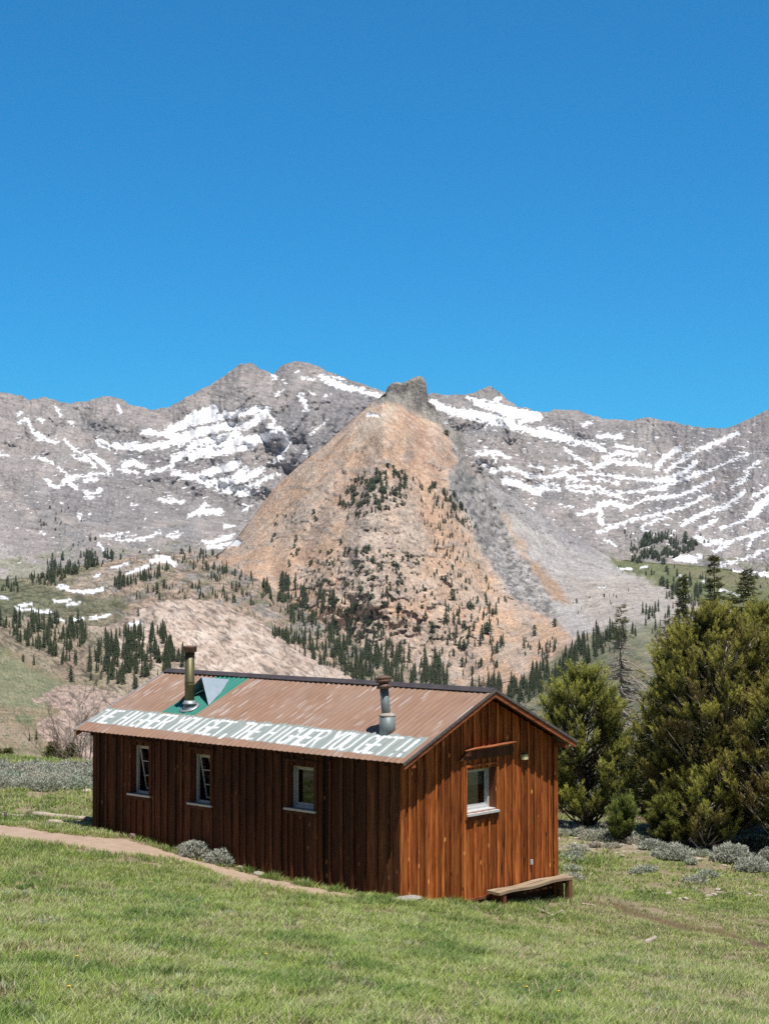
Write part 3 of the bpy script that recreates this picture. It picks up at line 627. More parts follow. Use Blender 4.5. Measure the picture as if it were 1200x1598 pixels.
def hit(px, py):
    d = Vector(ray(px, py)).normalized()
    ok, loc, nrm, i, ob, mt = scene.ray_cast(_dg, Vector((0, 0, 0)) + d * 20, d)
    return (np.array(loc), ob.name) if ok else (None, None)
# (polygon, count, min px, max px, variants, place words, group)
ZN = [
 ([(520,795),(545,762),(575,742),(625,732),(640,760),(630,790),(590,800),(540,815)], 120, 4, 10, (3,4,6), 'in the dark thicket high on the orange peak', 'conifers in the high thicket on the peak'),
 ([(545,745),(610,728),(632,750),(625,775),(560,790),(535,800)], 60, 5, 10, (4,6,3), 'in the dark thicket high on the orange peak', 'conifers in the high thicket on the peak'),
 ([(665,762),(690,758),(748,815),(742,832),(700,808)], 46, 7, 14, (0,3,5), 'on the rib below the right shoulder of the peak', 'conifers on the right rib of the peak'),
 ([(630,735),(655,745),(735,850),(800,960),(770,1000),(700,905)], 85, 6, 12, (0,1,3,5), 'scattered down the right flank of the orange peak', 'conifers on the right flank of the peak'),
 ([(500,850),(560,845),(645,870),(625,970),(520,965),(480,905)], 90, 5, 10, (3,4,6,6), 'scattered in the middle of the orange peak', 'bushy conifers on the middle of the peak'),
 ([(450,880),(690,850),(760,960),(720,1030),(520,1010),(420,930)], 150, 4, 9, (4,6,6,3), 'scattered on the lower face of the orange peak', 'low conifers on the lower face of the peak'),
 ([(400,912),(460,905),(530,935),(620,990),(640,1035),(560,1050),(470,990),(420,940)], 170, 12, 24, (0,1,2,5), 'in the band of trees at the left foot of the peak', 'conifers at the left foot of the peak'),
 ([(655,930),(760,930),(800,985),(770,1055),(680,1055)], 60, 11, 22, (0,1,5,3), 'in the open stand at the right foot of the peak', 'conifers at the right foot of the peak'),
 ([(505,1015),(580,1025),(700,1045),(700,1085),(560,1075)], 100, 20, 40, (0,1,2), 'standing just above the cabin ridge below the peak', 'tall conifers just behind the cabin roof'),
 ([(735,1098),(735,1072),(800,1068),(860,1045),(930,992),(1000,982),(1000,1000),(950,1018),(880,1058),(820,1098)], 210, 16, 34, (0,1,2), 'in the dense dark line of trees across the valley floor', 'conifers in the valley tree line'),
 ([(400,835),(450,795),(500,805),(470,870),(420,872)], 18, 4, 8, (4,6), 'on the bare left flank of the orange peak', 'low conifers on the left flank of the peak'),
 ([(812,1005),(850,985),(880,1000),(850,1040),(815,1035)], 14, 10, 22, (5,3,1), 'on the orange soil beside the valley tree line', 'conifers beside the valley tree line'),
 ([(983,852),(1000,838),(1060,835),(1095,850),(1055,880),(985,880)], 120, 7, 14, (3,5,4), 'in the dark clump under the right hand snowfields', 'conifers in the clump under the snowfields'),
 ([(960,832),(1090,828),(1110,850),(1080,860),(970,850)], 30, 5, 9, (3,5,4), 'in the dark clump under the right hand snowfields', 'conifers in the clump under the snowfields'),
 ([(940,882),(1200,893),(1200,925),(990,905)], 16, 6, 12, (3,5,4), 'standing alone on the high green meadow', 'conifers on the high green meadow'),
 ([(1015,905),(1060,900),(1110,910),(1120,945),(1080,960),(1050,950),(1030,920)], 50, 11, 20, (0,3,5), 'along the near edge of the high green meadow', 'conifers along the high meadow edge'),
 ([(1000,955),(1050,940),(1110,950),(1120,1000),(1040,1010),(1000,985)], 40, 16, 26, (0,1,2), 'in the grey grove below the high meadow', 'conifers in the grey grove below the high meadow'),
 ([(870,960),(940,900),(1000,920),(960,960)], 12, 4, 9, (3,1), 'on the pale slabs right of the peak', 'conifers on the pale slabs right of the peak'),
 ([(35,912),(80,877),(160,866),(192,870),(140,888),(80,915)], 130, 9, 17, (0,1,3,5), 'in the dark wood above the left meadow', 'conifers in the wood above the left meadow'),
 ([(168,908),(262,886),(285,880),(240,905),(180,922)], 60, 11, 19, (0,1,2), 'in the narrow row on the snowy moraine', 'conifers in the row on the snowy moraine'),
 ([(270,862),(325,862),(400,908),(480,950),(560,1015),(535,1020),(430,950),(330,910)], 120, 7, 15, (0,1,3,5), 'along the moraine crest left of the peak', 'conifers along the moraine crest'),
 ([(195,925),(290,915),(390,930),(400,950),(330,935),(220,938)], 34, 8, 18, (0,1,2,3), 'behind the pale slab dome', 'conifers behind the pale slab dome'),
 ([(405,968),(520,1018),(570,1055),(500,1040),(430,995)], 60, 13, 24, (0,1,2,5), 'on the back edge of the pale slab dome', 'conifers on the back edge of the slab dome'),
 ([(0,962),(120,967),(142,1000),(90,1028),(50,1015),(0,985)], 110, 14, 28, (0,1,2,5), 'in the left wood below the snow patches', 'conifers in the left wood below the snow patches'),
 ([(132,1040),(172,992),(250,985),(292,1030),(275,1056),(170,1068)], 170, 18, 34, (0,1,2), 'in the dense grove left of the slab dome', 'conifers in the grove left of the slab dome'),
 ([(236,985),(262,985),(260,1000),(238,1000)], 6, 14, 24, (0,2), 'in the little trio on the pale slab dome', 'conifers in the trio on the slab dome'),
 ([(95,1030),(122,1030),(120,1042),(98,1042)], 6, 18, 26, (0,2), 'in the little row beside the bare tan mound', 'conifers beside the bare tan mound'),
 ([(168,1055),(215,1055),(212,1076),(170,1078)], 5, 28, 34, (0,1), 'at the lower edge of the left grove', 'large conifers at the lower edge of the left grove'),
 ([(0,910),(30,905),(28,925),(0,930)], 14, 7, 13, (3,5), 'at the far left edge of the meadow', 'conifers at the far left meadow edge'),
 ([(150,820),(320,880),(130,870),(60,820),(90,780)], 26, 4, 7, (4,3), 'sprinkled on the grey slopes at left', 'tiny conifers on the left grey slopes'),
]
fixed = [(36,1033,12,3),(53,1039,16,1),(111,1066,28,5),(57,1155,16,1),(46,1157,12,1),(142,1062,12,3),(150,1070,10,3),(216,962,14,1),(213,1052,12,1),(168,1068,10,1),(760,990,20,4),(866,978,14,4),(693,770,10,4),(697,679,9,6)]
far = []
for zi, (poly, cnt, a, b, vs, words_, grp) in enumerate(ZN):
    xs = [p[0] for p in poly]; ys = [p[1] for p in poly]; k = 0; tries = 0
    cnt = int(cnt * 1.9)
    while k < cnt and tries < cnt * 20:
        tries += 1
        x, y = R.uniform(min(xs), max(xs)), R.uniform(min(ys), max(ys))
        if polymask(np.array([x]), np.array([y]), poly, 4)[0] < R.random(): continue
        if noise(x / 15, y / 9, zi) < R.uniform(-.12, .3): continue
        far.append((x, y, a * .6 + (b * .9 - a * .6) * R.random() ** 1.6, R.choice(vs), zi)); k += 1
for x, y, h, v in fixed: far.append((x, y, h, v, -1))
ents = []
for x, y, h, v, zi in far:
    if h > 16 and zi >= 0: h = 16 + (h - 16) * .8
    P, nm = hit(x, y)
    if P is None: continue
    H = h / F * P[1]; ents.append((h, P, H, v, zi, x, y))
ents.sort(key=lambda e: -(e[0] + (100 if e[4] == -1 else 0)))
cnt_ = {}; SV, SF, nV = [], [], 0
for i, (h, P, H, v, zi, x, y) in enumerate(ents):
    s_ = H * (1.12 if v in (0, 1, 2) else 1.0); rz = R.random() * 6.28
    if i < 290:
        o = link('conifer', VMg if (zi == 16 and R.random() < .45) else VM[v]); o.location = P - np.array((0, 0, .02 * H)); o.scale = (s_, s_, s_); o.rotation_euler = (R.uniform(-.04, .04), R.uniform(-.04, .04), rz)
        if zi < 0: lab, grp = {0: '', 1: ''}.get(0) or 'small lone dark conifer on open ground left of the cabin' if x < 300 else 'lone dark round conifer on the orange slope of the peak', 'lone conifers'
        else:
            shape = {0: 'slender', 1: 'pointed', 2: 'very narrow', 3: 'broad', 4: 'squat', 5: 'full', 6: 'spreading'}[v]
            c = cnt_.setdefault((zi), 0); cnt_[zi] = c + 1
            lab = ('tallest' if c == 0 else shape) + (' grey' if o.data == VMg else ' dark') + ' conifer ' + ZN[zi][5]; grp = ZN[zi][6]
        tag(o, lab, 'conifer', grp)
    else:
        c, s = math.cos(rz), math.sin(rz); V, Fc = VAR[v]
        W = np.stack([V[:, 0] * c - V[:, 1] * s, V[:, 0] * s + V[:, 1] * c, V[:, 2]], 1) * s_ + P
        SV.append(W); SF.append(Fc + nV); nV += len(W)
if SV:
    o = link('distant_woods', mesh('distant_woods', np.concatenate(SV), [np.concatenate(SF)], [M_far])); tag(o, 'small dark conifers scattered thinly over the far slopes', 'trees', kind='stuff')
# ------------------------------------------------------------------ near ground
YAW = 0.83769; P0 = np.array([0.2373, 26.637]); Z0 = -5.11
LD = np.array([-math.sin(YAW), math.cos(YAW)]); RD = np.array([math.cos(YAW), math.sin(YAW)])
CL, CW, CE, CG, ZE = 7.6, 4.103, .246, .292, 2.091
RM = .4435                      # roof slope
ctrl = np.array([(0.24,26.6,-5.15),(-5.41,31.7,-4.92),(2.98,29.7,-5.76),(.94,27.4,-5.36),(3.6,29.5,-5.86),(3.9,34.3,-6.0),(8.2,36,-6.05),(6.06,40,-6.1),(4.1,40,-6.1),
    (6.6,28.5,-6.03),(3.4,15,-4.05),(0,12.5,-3.37),(-2.6,11.5,-3.1),(-6.9,30.4,-4.75),(-4.5,30,-4.95),(-2.65,28,-5.03),(-1.02,26.9,-5.17),(0,20.8,-4.43),(-5,22,-4.2),
    (0,0,-1.6),(0,-10,-1.0),(-10,5,-2.0),(10,5,-2.8),(-9,40,-4.95),(-9.5,44,-5.05),(-2,36,-5.0),(0,40,-5.5),(12,45,-6.3),(15,36,-6.1),(4,46,-6.4),(2.2,25.5,-5.45),(4.5,24,-5.5),
    (-20,25,-3.6),(-25,42,-4.6),(22,25,-6.1),(30,40,-6.4),(-30,0,-1.5),(30,0,-4)])
def _k(r2): return r2 * np.log(r2 + 1e-6) * .5
_n = len(ctrl); _A = np.zeros((_n + 3, _n + 3))
_A[:_n, :_n] = _k(((ctrl[:, None, :2] - ctrl[None, :, :2]) ** 2).sum(-1)) + np.eye(_n) * 1.5
_A[:_n, _n:] = np.c_[np.ones(_n), ctrl[:, :2]]; _A[_n:, :_n] = _A[:_n, _n:].T
_w = np.linalg.solve(_A, np.r_[ctrl[:, 2], 0, 0, 0])
def gz(x, y, fine=True):
    x = np.asarray(x, float); y = np.asarray(y, float); s = _w[_n] + _w[_n + 1] * x + _w[_n + 2] * y
    for i in range(_n): s = s + _w[i] * _k((x - ctrl[i, 0]) ** 2 + (y - ctrl[i, 1]) ** 2)
    e = 46.5 + 1.2 * noise(x / 5, 3.3, 0) + np.where(x > 0, 1.5, 0)
    o = np.maximum(y - e, 0); s = s - .32 * o * sst(0, 4, o) 
    s = s + .07 * fbm(x / 3.5, y / 3.5, 0, 2)
    if fine: s = s + .022 * fbm(x / .55, y / .55, 2, 3)
    return s
def gpos(px, py, fine=False):
    r = ray(px, py); lo, hi = 3.0, 60.0
    ts = np.linspace(lo, hi, 500); h = r[2] * ts - gz(r[0] * ts, ts, fine)
    i = int(np.argmax(h < 0)) if (h < 0).any() else len(ts) - 1
    a, b = ts[max(i - 1, 0)], ts[i]
    for _ in range(20):
        m = (a + b) / 2
        if r[2] * m - gz(r[0] * m, m, fine) > 0: a = m
        else: b = m
    return np.array([r[0] * a, a, float(gz(r[0] * a, a, fine))])
def projv(x, y, z):
    d = y * CP + z * SP; u = -y * SP + z * CP
    return 600 + F * x / d, 799 - F * u / d
PT = [(-120,1277),(0,1288),(50,1295),(100,1302),(150,1307),(200,1311),(250,1327),(300,1342),(350,1355),(400,1367),(450,1378),(500,1389),(560,1402)]
PB = [(-120,1291),(0,1306),(50,1313),(100,1321),(150,1329),(200,1337),(250,1339),(300,1352),(350,1369),(400,1382),(450,1391),(500,1399),(560,1404)]
def path_in(px, py, grow=0.0):
    n = 2.2 * noise(px / 9, py / 9, 4) + 1.5 * noise(px / 3.5, 0, 5)
    t = np.interp(px, [p[0] for p in PT], [p[1] for p in PT]) - grow + n * .6; b = np.interp(px, [p[0] for p in PB], [p[1] for p in PB]) + grow + n
    return (py > t) & (py < b) & (px < 560)
gx = np.concatenate([np.arange(-60, -14, 1.2), np.arange(-14, 16, .11), np.arange(16, 62, 1.2)])
gy = np.concatenate([np.arange(-25, 8, .8), np.arange(8, 50, .11), np.arange(50, 96, .8)])
GX, GY = np.meshgrid(gx, gy); GZ = gz(GX, GY)
gpx, gpy = projv(GX, np.maximum(GY, 1), GZ)
gc = np.zeros(GX.shape + (3,)) + (.26, .25, .12)
gc = lerp3(gc, (.26, .215, .135), sst(-.05, .4, fbm(GX / 1.1, GY / 1.1, 3, 4)) * .8)
gc = lerp3(gc, (.17, .20, .075), sst(.0, .4, fbm(GX / 2.0, GY / 2.6, 6, 3)) * .8)
bare = np.maximum(sst(.24, .42, fbm(GX / .7, GY / .9, 13, 4)), 0)
trail = strokemask(gpx + 6 * fbm(GX / 1.1, GY / 1.1, 3), gpy + 3 * fbm(GX / .8, GY / .8, 4), [(5, [(915,1410),(960,1414),(1010,1432),(1060,1446),(1120,1455),(1180,1475),(1260,1490)])])
gravel = polymask(gpx + 30 * fbm(GX / 2, GY / 2, 5), gpy + 4 * fbm(GX / 2, GY / 2, 6), [(865,1300),(1000,1303),(1100,1315),(1230,1338),(1230,1372),(1150,1350),(1000,1335),(865,1330)], 5)
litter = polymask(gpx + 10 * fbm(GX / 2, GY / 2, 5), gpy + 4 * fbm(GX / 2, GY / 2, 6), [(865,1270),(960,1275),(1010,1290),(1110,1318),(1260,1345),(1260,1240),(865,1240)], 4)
gc = lerp3(gc, (.33, .26, .185), bare * .75)
gc = lerp3(gc, (.17, .105, .07), sst(-1, 1, trail) * .8)
gc = lerp3(gc, (.38, .32, .25), gravel * sst(-.3, .25, fbm(GX / .5, GY / .5, 3, 3)) * .9)
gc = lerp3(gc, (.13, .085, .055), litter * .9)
gc = lerp3(gc, (.22, .21, .15), (GY > 46) * 1.0)
inp = path_in(gpx, gpy, 3) & (GY > 20) & (GY < 40)
gc = lerp3(gc, (.40, .29, .215), inp * 1.0)
def ground_mat():
    t = NT('meadow_soil'); p = t.geo(); c = t.attr()
    n1 = t.noise(p, 3.0, 6, .7); n2 = t.noise(p, 28, 5, .7); v = t.voro(p, 22)
    f = t.mix(1.0, t.ramp(n1, [(.3, .72), (.7, 1.25)]), t.ramp(n2, [(.3, .6), (.7, 1.35)]), 'MULTIPLY')
    b = t.mix(1.0, c, f, 'MULTIPLY')
    return t.bsdf(b, .95, 0, t.bump(t.math('ADD', n2, v), .7, .03), .1)
M_ground = ground_mat()
r_, c_ = GX.shape; idx = np.arange(r_ * c_).reshape(r_, c_)
Q = np.stack([idx[:-1, :-1], idx[:-1, 1:], idx[1:, 1:], idx[1:, :-1]], -1).reshape(-1, 4)
ground = link('ground', mesh('ground', np.stack([GX, GY, GZ], -1).reshape(-1, 3), [Q], [M_ground], gc.reshape(-1, 3), True)); tag(ground, kind='structure')
# path
pv = []; xs = np.arange(-120, 562, 4.0)
for x in xs:
    t_, b_ = np.interp(x, [p[0] for p in PT], [p[1] for p in PT]), np.interp(x, [p[0] for p in PB], [p[1] for p in PB])
    n = 2.2 * noise(x / 9, t_ / 9, 4) + 1.5 * noise(x / 3.5, 0, 5)
    A, B = gpos(x, t_ + .6 * n), gpos(x, b_ + n)
    for k in range(9):
        q = A + (B - A) * k / 8; q[2] = float(gz(q[0], q[1])) + .022 * math.sin(math.pi * k / 8) ** .5 + (.006 if 0 < k < 8 else -.03); pv.append(q)
n_ = len(xs); idx = np.arange(n_ * 9).reshape(n_, 9)
Q = np.stack([idx[:-1, :-1], idx[:-1, 1:], idx[1:, 1:], idx[1:, :-1]], -1).reshape(-1, 4)
t = NT('path_dirt'); p = t.geo(); nn = t.noise(p, 5, 6, .65); n2 = t.noise(p, 40, 4, .7)
M_path = t.bsdf(t.mix(t.ramp(n2, [(.45, 0.0), (.75, .7)]), t.ramp(nn, [(.3, (.44, .32, .235)), (.7, (.58, .445, .345))]), (.30, .22, .17)), .95, 0, t.bump(t.math('ADD', nn, t.math('MULTIPLY', n2, .4)), .8, .04), .1)
path = link('path', mesh('path', np.array(pv), [Q], [M_path], None, True)); tag(path, kind='structure')

# ------------------------------------------------------------------ cabin
def wood_mat(name, dark, mid, light, rough=.72, knots=True, axis='z', dirt=.5):
    """boards: 'col' attribute carries (per-board brightness, seed, weathering)"""
    t = NT(name); o = t.coord(); a = t.sepc(t.attr()); bri, seed = a[0], a[1]
    sc = {'z': (16, 16, 1.0), 'x': (1.0, 16, 16), 'y': (16, 1.0, 16)}[axis]
    v = t.map(o, sc); off = t.comb(t.math('MULTIPLY', seed, 37.0), t.math('MULTIPLY', seed, 91.0), t.math('MULTIPLY', seed, 13.0))
    va = t.n('ShaderNodeVectorMath', operation='ADD'); t.set(va.inputs[0], v); t.set(va.inputs[1], off); v = va.outputs[0]
    g = t.noise(v, 1.3, 6, .62, 1.2); g2 = t.noise(v, 4.5, 4, .6, .4)
    b = t.ramp(t.math('ADD', t.math('MULTIPLY', g, .75), t.math('MULTIPLY', g2, .25)), [(.34, dark), (.5, mid), (.68, light)])
    k = t.math('MULTIPLY_ADD', bri, 1.0, 0.0)
    b = t.mix(1.0, b, t.comb(bri, bri, bri), 'MULTIPLY')
    v3 = t.map(o, (3, 3, .35)); st = t.noise(v3, 1.0, 3, .5)
    b = t.mix(t.mrange(st, .5, .72, 0, dirt), b, t.mix(1.0, b, (.32, .25, .25), 'MULTIPLY'))
    if knots:
        kv = t.map(o, (7, 7, 3.4)); va2 = t.n('ShaderNodeVectorMath', operation='ADD'); t.set(va2.inputs[0], kv); t.set(va2.inputs[1], off)
        kd = t.voro(va2.outputs[0], 1.0); kc = t.voro(va2.outputs[0], 1.0, out='Color')
        sel = t.math('GREATER_THAN', t.sepc(kc)[0], .55)
        kr = t.math('MULTIPLY', t.mrange(kd, .09, .17, 1, 0), sel)
        kcol = t.mix(t.math('GREATER_THAN', t.sepc(kc)[1], .4), (.05, .014, .005), (light[0] * 1.5, light[1] * 1.9, light[2] * 2))
        b = t.mix(t.math('MULTIPLY', kr, .85), b, kcol)
    return t.bsdf(b, rough, 0, t.bump(t.math('ADD', g, g2), .35, .004), .25)
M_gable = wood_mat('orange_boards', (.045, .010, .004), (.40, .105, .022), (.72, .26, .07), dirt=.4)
M_long = wood_mat('shade_darkened_boards', (.030, .010, .0045), (.090, .030, .013), (.20, .072, .03), dirt=.6)  # same wood as the gable, darkened so the colour carries the wall's shade
M_trim = wood_mat('trim_wood', (.07, .022, .012), (.20, .07, .035), (.33, .125, .06), knots=False)
M_rake = wood_mat('rake_wood', (.10, .03, .014), (.36, .115, .05), (.50, .18, .08), knots=False, axis='x', dirt=.2)
M_grey = wood_mat('weathered_wood', (.20, .15, .10), (.40, .30, .20), (.56, .44, .31), knots=False, axis='x', dirt=.3)
M_dark = simple('dark_interior', (.012, .010, .009), .95)
M_white = simple('white_paint', (.62, .63, .63), .6, nscale=14, var=.12, bump=.2)
M_bluegrey = simple('blue_grey_paint', (.62, .62, .60), .6, nscale=14, var=.18, bump=.2)
M_cream = simple('cream_paint', (.60, .55, .40), .6, nscale=14, var=.12)
def glass_mat(name, tint=(.6, .66, .66), f=.10):
    t = NT(name); g = t.n('ShaderNodeBsdfGlossy'); g.inputs['Roughness'].default_value = .03
    g.inputs['Color'].default_value = (.9, .95, 1, 1)
    tr = t.n('ShaderNodeBsdfTransparent'); tr.inputs[0].default_value = tint + (1,)
    lw = t.n('ShaderNodeLayerWeight'); lw.inputs[0].default_value = .5
    m = t.n('ShaderNodeMixShader'); t.t.links.new(t.math('MULTIPLY_ADD', t.math('POWER', lw.outputs['Facing'], 4.0), .85, .07, clamp=True), m.inputs[0]); t.t.links.new(tr.outputs[0], m.inputs[1]); t.t.links.new(g.outputs[0], m.inputs[2])
    t.t.links.new(m.outputs[0], t.out.inputs[0]); return t.m
M_glass = glass_mat('window_glass')

cabin = link('cabin', None); cabin.location = (P0[0], P0[1], Z0); cabin.rotation_euler = (0, 0, YAW)
tag(cabin, 'rust roofed wooden board and batten cabin standing in the mountain meadow', 'cabin')
def cab(r, l, z):   # cabin point -> world
    q = P0 + RD * r + LD * l; return np.array([q[0], q[1], Z0 + z])
def roofz(r): return ZE + RM * (min(r, CW - r) + CE)
def wall(name, mat, length, side, openings, ulo, uhi, zbot, bw=(.17, .27), seed=1, brr=(.7, 1.25), gable=False, label=None):
    """side: function (u, n, z) -> cabin local; n outwards"""
    rr = random.Random(seed); m = MB()
    def top(u): return (roofz(u) if gable else roofz(0)) - .075
    edges = [ulo]; stops = sorted({e for o in openings for e in o[:2]} | ({CW / 2} if gable else set()))
    while edges[-1] < uhi - .08:
        nx = edges[-1] + rr.uniform(*bw)
        for s_ in stops:
            if edges[-1] + .02 < s_ < nx + .09: nx = s_; break
        edges.append(min(nx, uhi))
    if edges[-1] < uhi: edges[-1] = uhi
    def piece(u0, u1, za, zb0, zb1, n0, n1, c):
        # vertical board with its own (possibly sloping) top
        V = []
        for n in (n0, n1):
            V += [side(u0, n, za), side(u1, n, za), side(u1, n, zb1), side(u0, n, zb0)]
        m.add(V, [(0, 1, 2, 3), (7, 6, 5, 4), (0, 4, 5, 1), (1, 5, 6, 2), (2, 6, 7, 3), (3, 7, 4, 0)], c)
    def runs(u0, u1):
        um = (u0 + u1) / 2; seg = [(zbot, None)]
        for o in openings:
            if o[0] - .012 <= um <= o[1] + .012: seg = [(zbot, o[2]), (o[3], None)]
        return seg
    for u0, u1 in zip(edges[:-1], edges[1:]):
        c = (rr.uniform(*brr) * (1 if rr.random() > .15 else .6) * (3.2 if (mat is M_long and length == CL and not gable and u0 < .5) else 1), rr.random(), rr.random(), 1); dn = rr.uniform(0, .005)  # boards by the near corner brightened to paint in the sunlit patch
        for za, zb in runs(u0, u1):
            piece(u0 + .0012, u1 - .0012, za, top(u0) if zb is None else zb, top(u1) if zb is None else zb, -.022, dn, c)
    for e in edges[1:-1]:
        if any(abs(e - s_) < .03 for o in openings for s_ in o[:2]): pass
        w = rr.uniform(.022, .03); c = (rr.uniform(*brr) * 1.12, rr.random(), rr.random(), 1); j = rr.uniform(-.006, .006)
        for za, zb in runs(e, e) if not any(o[0] + .02 < e < o[1] - .02 for o in openings) else runs(e, e):
            edge_open = any(abs(e - s_) < .03 for o in openings for s_ in o[:2])
            if edge_open:
                o = [o for o in openings if min(abs(e - o[0]), abs(e - o[1])) < .03][0]; sg = 1 if abs(e - o[1]) < .03 else -1
                ee = e + sg * (w + .012)
                piece(ee - w, ee + w, zbot if True else za, top(ee - w), top(ee + w), .006, .026, c); break
            piece(e - w + j, e + w + j, za, (top(e - w) if zb is None else zb - .0), (top(e + w) if zb is None else zb), .006, .024 + rr.uniform(0, .006), c)
    o = link(name, m.mesh(name, [mat]), cabin)
    return o
long_side = lambda u, n, z: (-n, u, z)
gab_side = lambda u, n, z: (u, -n, z)
back_long = lambda u, n, z: (CW + n, u, z)
back_gab = lambda u, n, z: (u, CL + n, z)
W1 = (6.02, 6.52, 1.02, 1.90); W2 = (4.38, 4.88, 1.0, 1.86); W3 = (1.86, 2.46, 1.14, 1.84)
GW = (1.62, 2.42, 1.10, 1.80)
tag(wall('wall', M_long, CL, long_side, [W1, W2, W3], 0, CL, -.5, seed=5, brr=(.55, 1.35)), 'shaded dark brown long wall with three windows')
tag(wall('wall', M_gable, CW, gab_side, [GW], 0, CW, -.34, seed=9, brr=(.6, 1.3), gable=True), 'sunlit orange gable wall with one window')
tag(wall('wall', M_long, CL, back_long, [], 0, CL, -1.3, seed=15), 'rear long wall')
tag(wall('wall', M_long, CW, back_gab, [], 0, CW, -.8, seed=19, gable=True), 'far gable wall')
# inner lining (dark room) with openings left free: floor, ceiling and partition sheets
m = MB(); m.box((.35, .35, -1.0), (CW - .3, CL - .3, .05)); m.box((.05, .05, 2.02), (CW - .05, CL - .05, 2.06))
link('interior_floor', m.mesh('interior_floor', [M_dark]), cabin)
# foundation under the gable
m = MB(); m.box((.02, .02, -1.2), (CW - .02, .10, -.33), (.6, .4, .5)); m.box((.02, .10, -1.2), (.10, CL - .02, -.49), (.6, .2, .5))
link('foundation_beam', m.mesh('foundation_beam', [M_long]), cabin)
m = MB(); m.box((.75, -.045, -.345), (3.2, -.008, -.30), (1.1, .4, .5)); link('skirting_board', m.mesh('skirting_board', [M_trim]), cabin)
# corner boards
for (a, b, mm, c) in [((-.026, -.024, -.6), (-.004, .085, 2.06), M_long, (1.2, .3, .5)), ((-.026, -.045, -.6), (.085, -.025, 2.06), M_gable, (1.0, .7, .5)),
                      ((CW - .09, -.045, -1.1), (CW + .02, -.025, 2.06), M_gable, (.95, .45, .5)), ((-.028, CL - .09, -.6), (-.006, CL + .02, 2.06), M_long, (.9, .1, .5))]:
    m = MB(); m.box(a, b, c); link('corner_board', m.mesh('corner_board', [mm]), cabin)

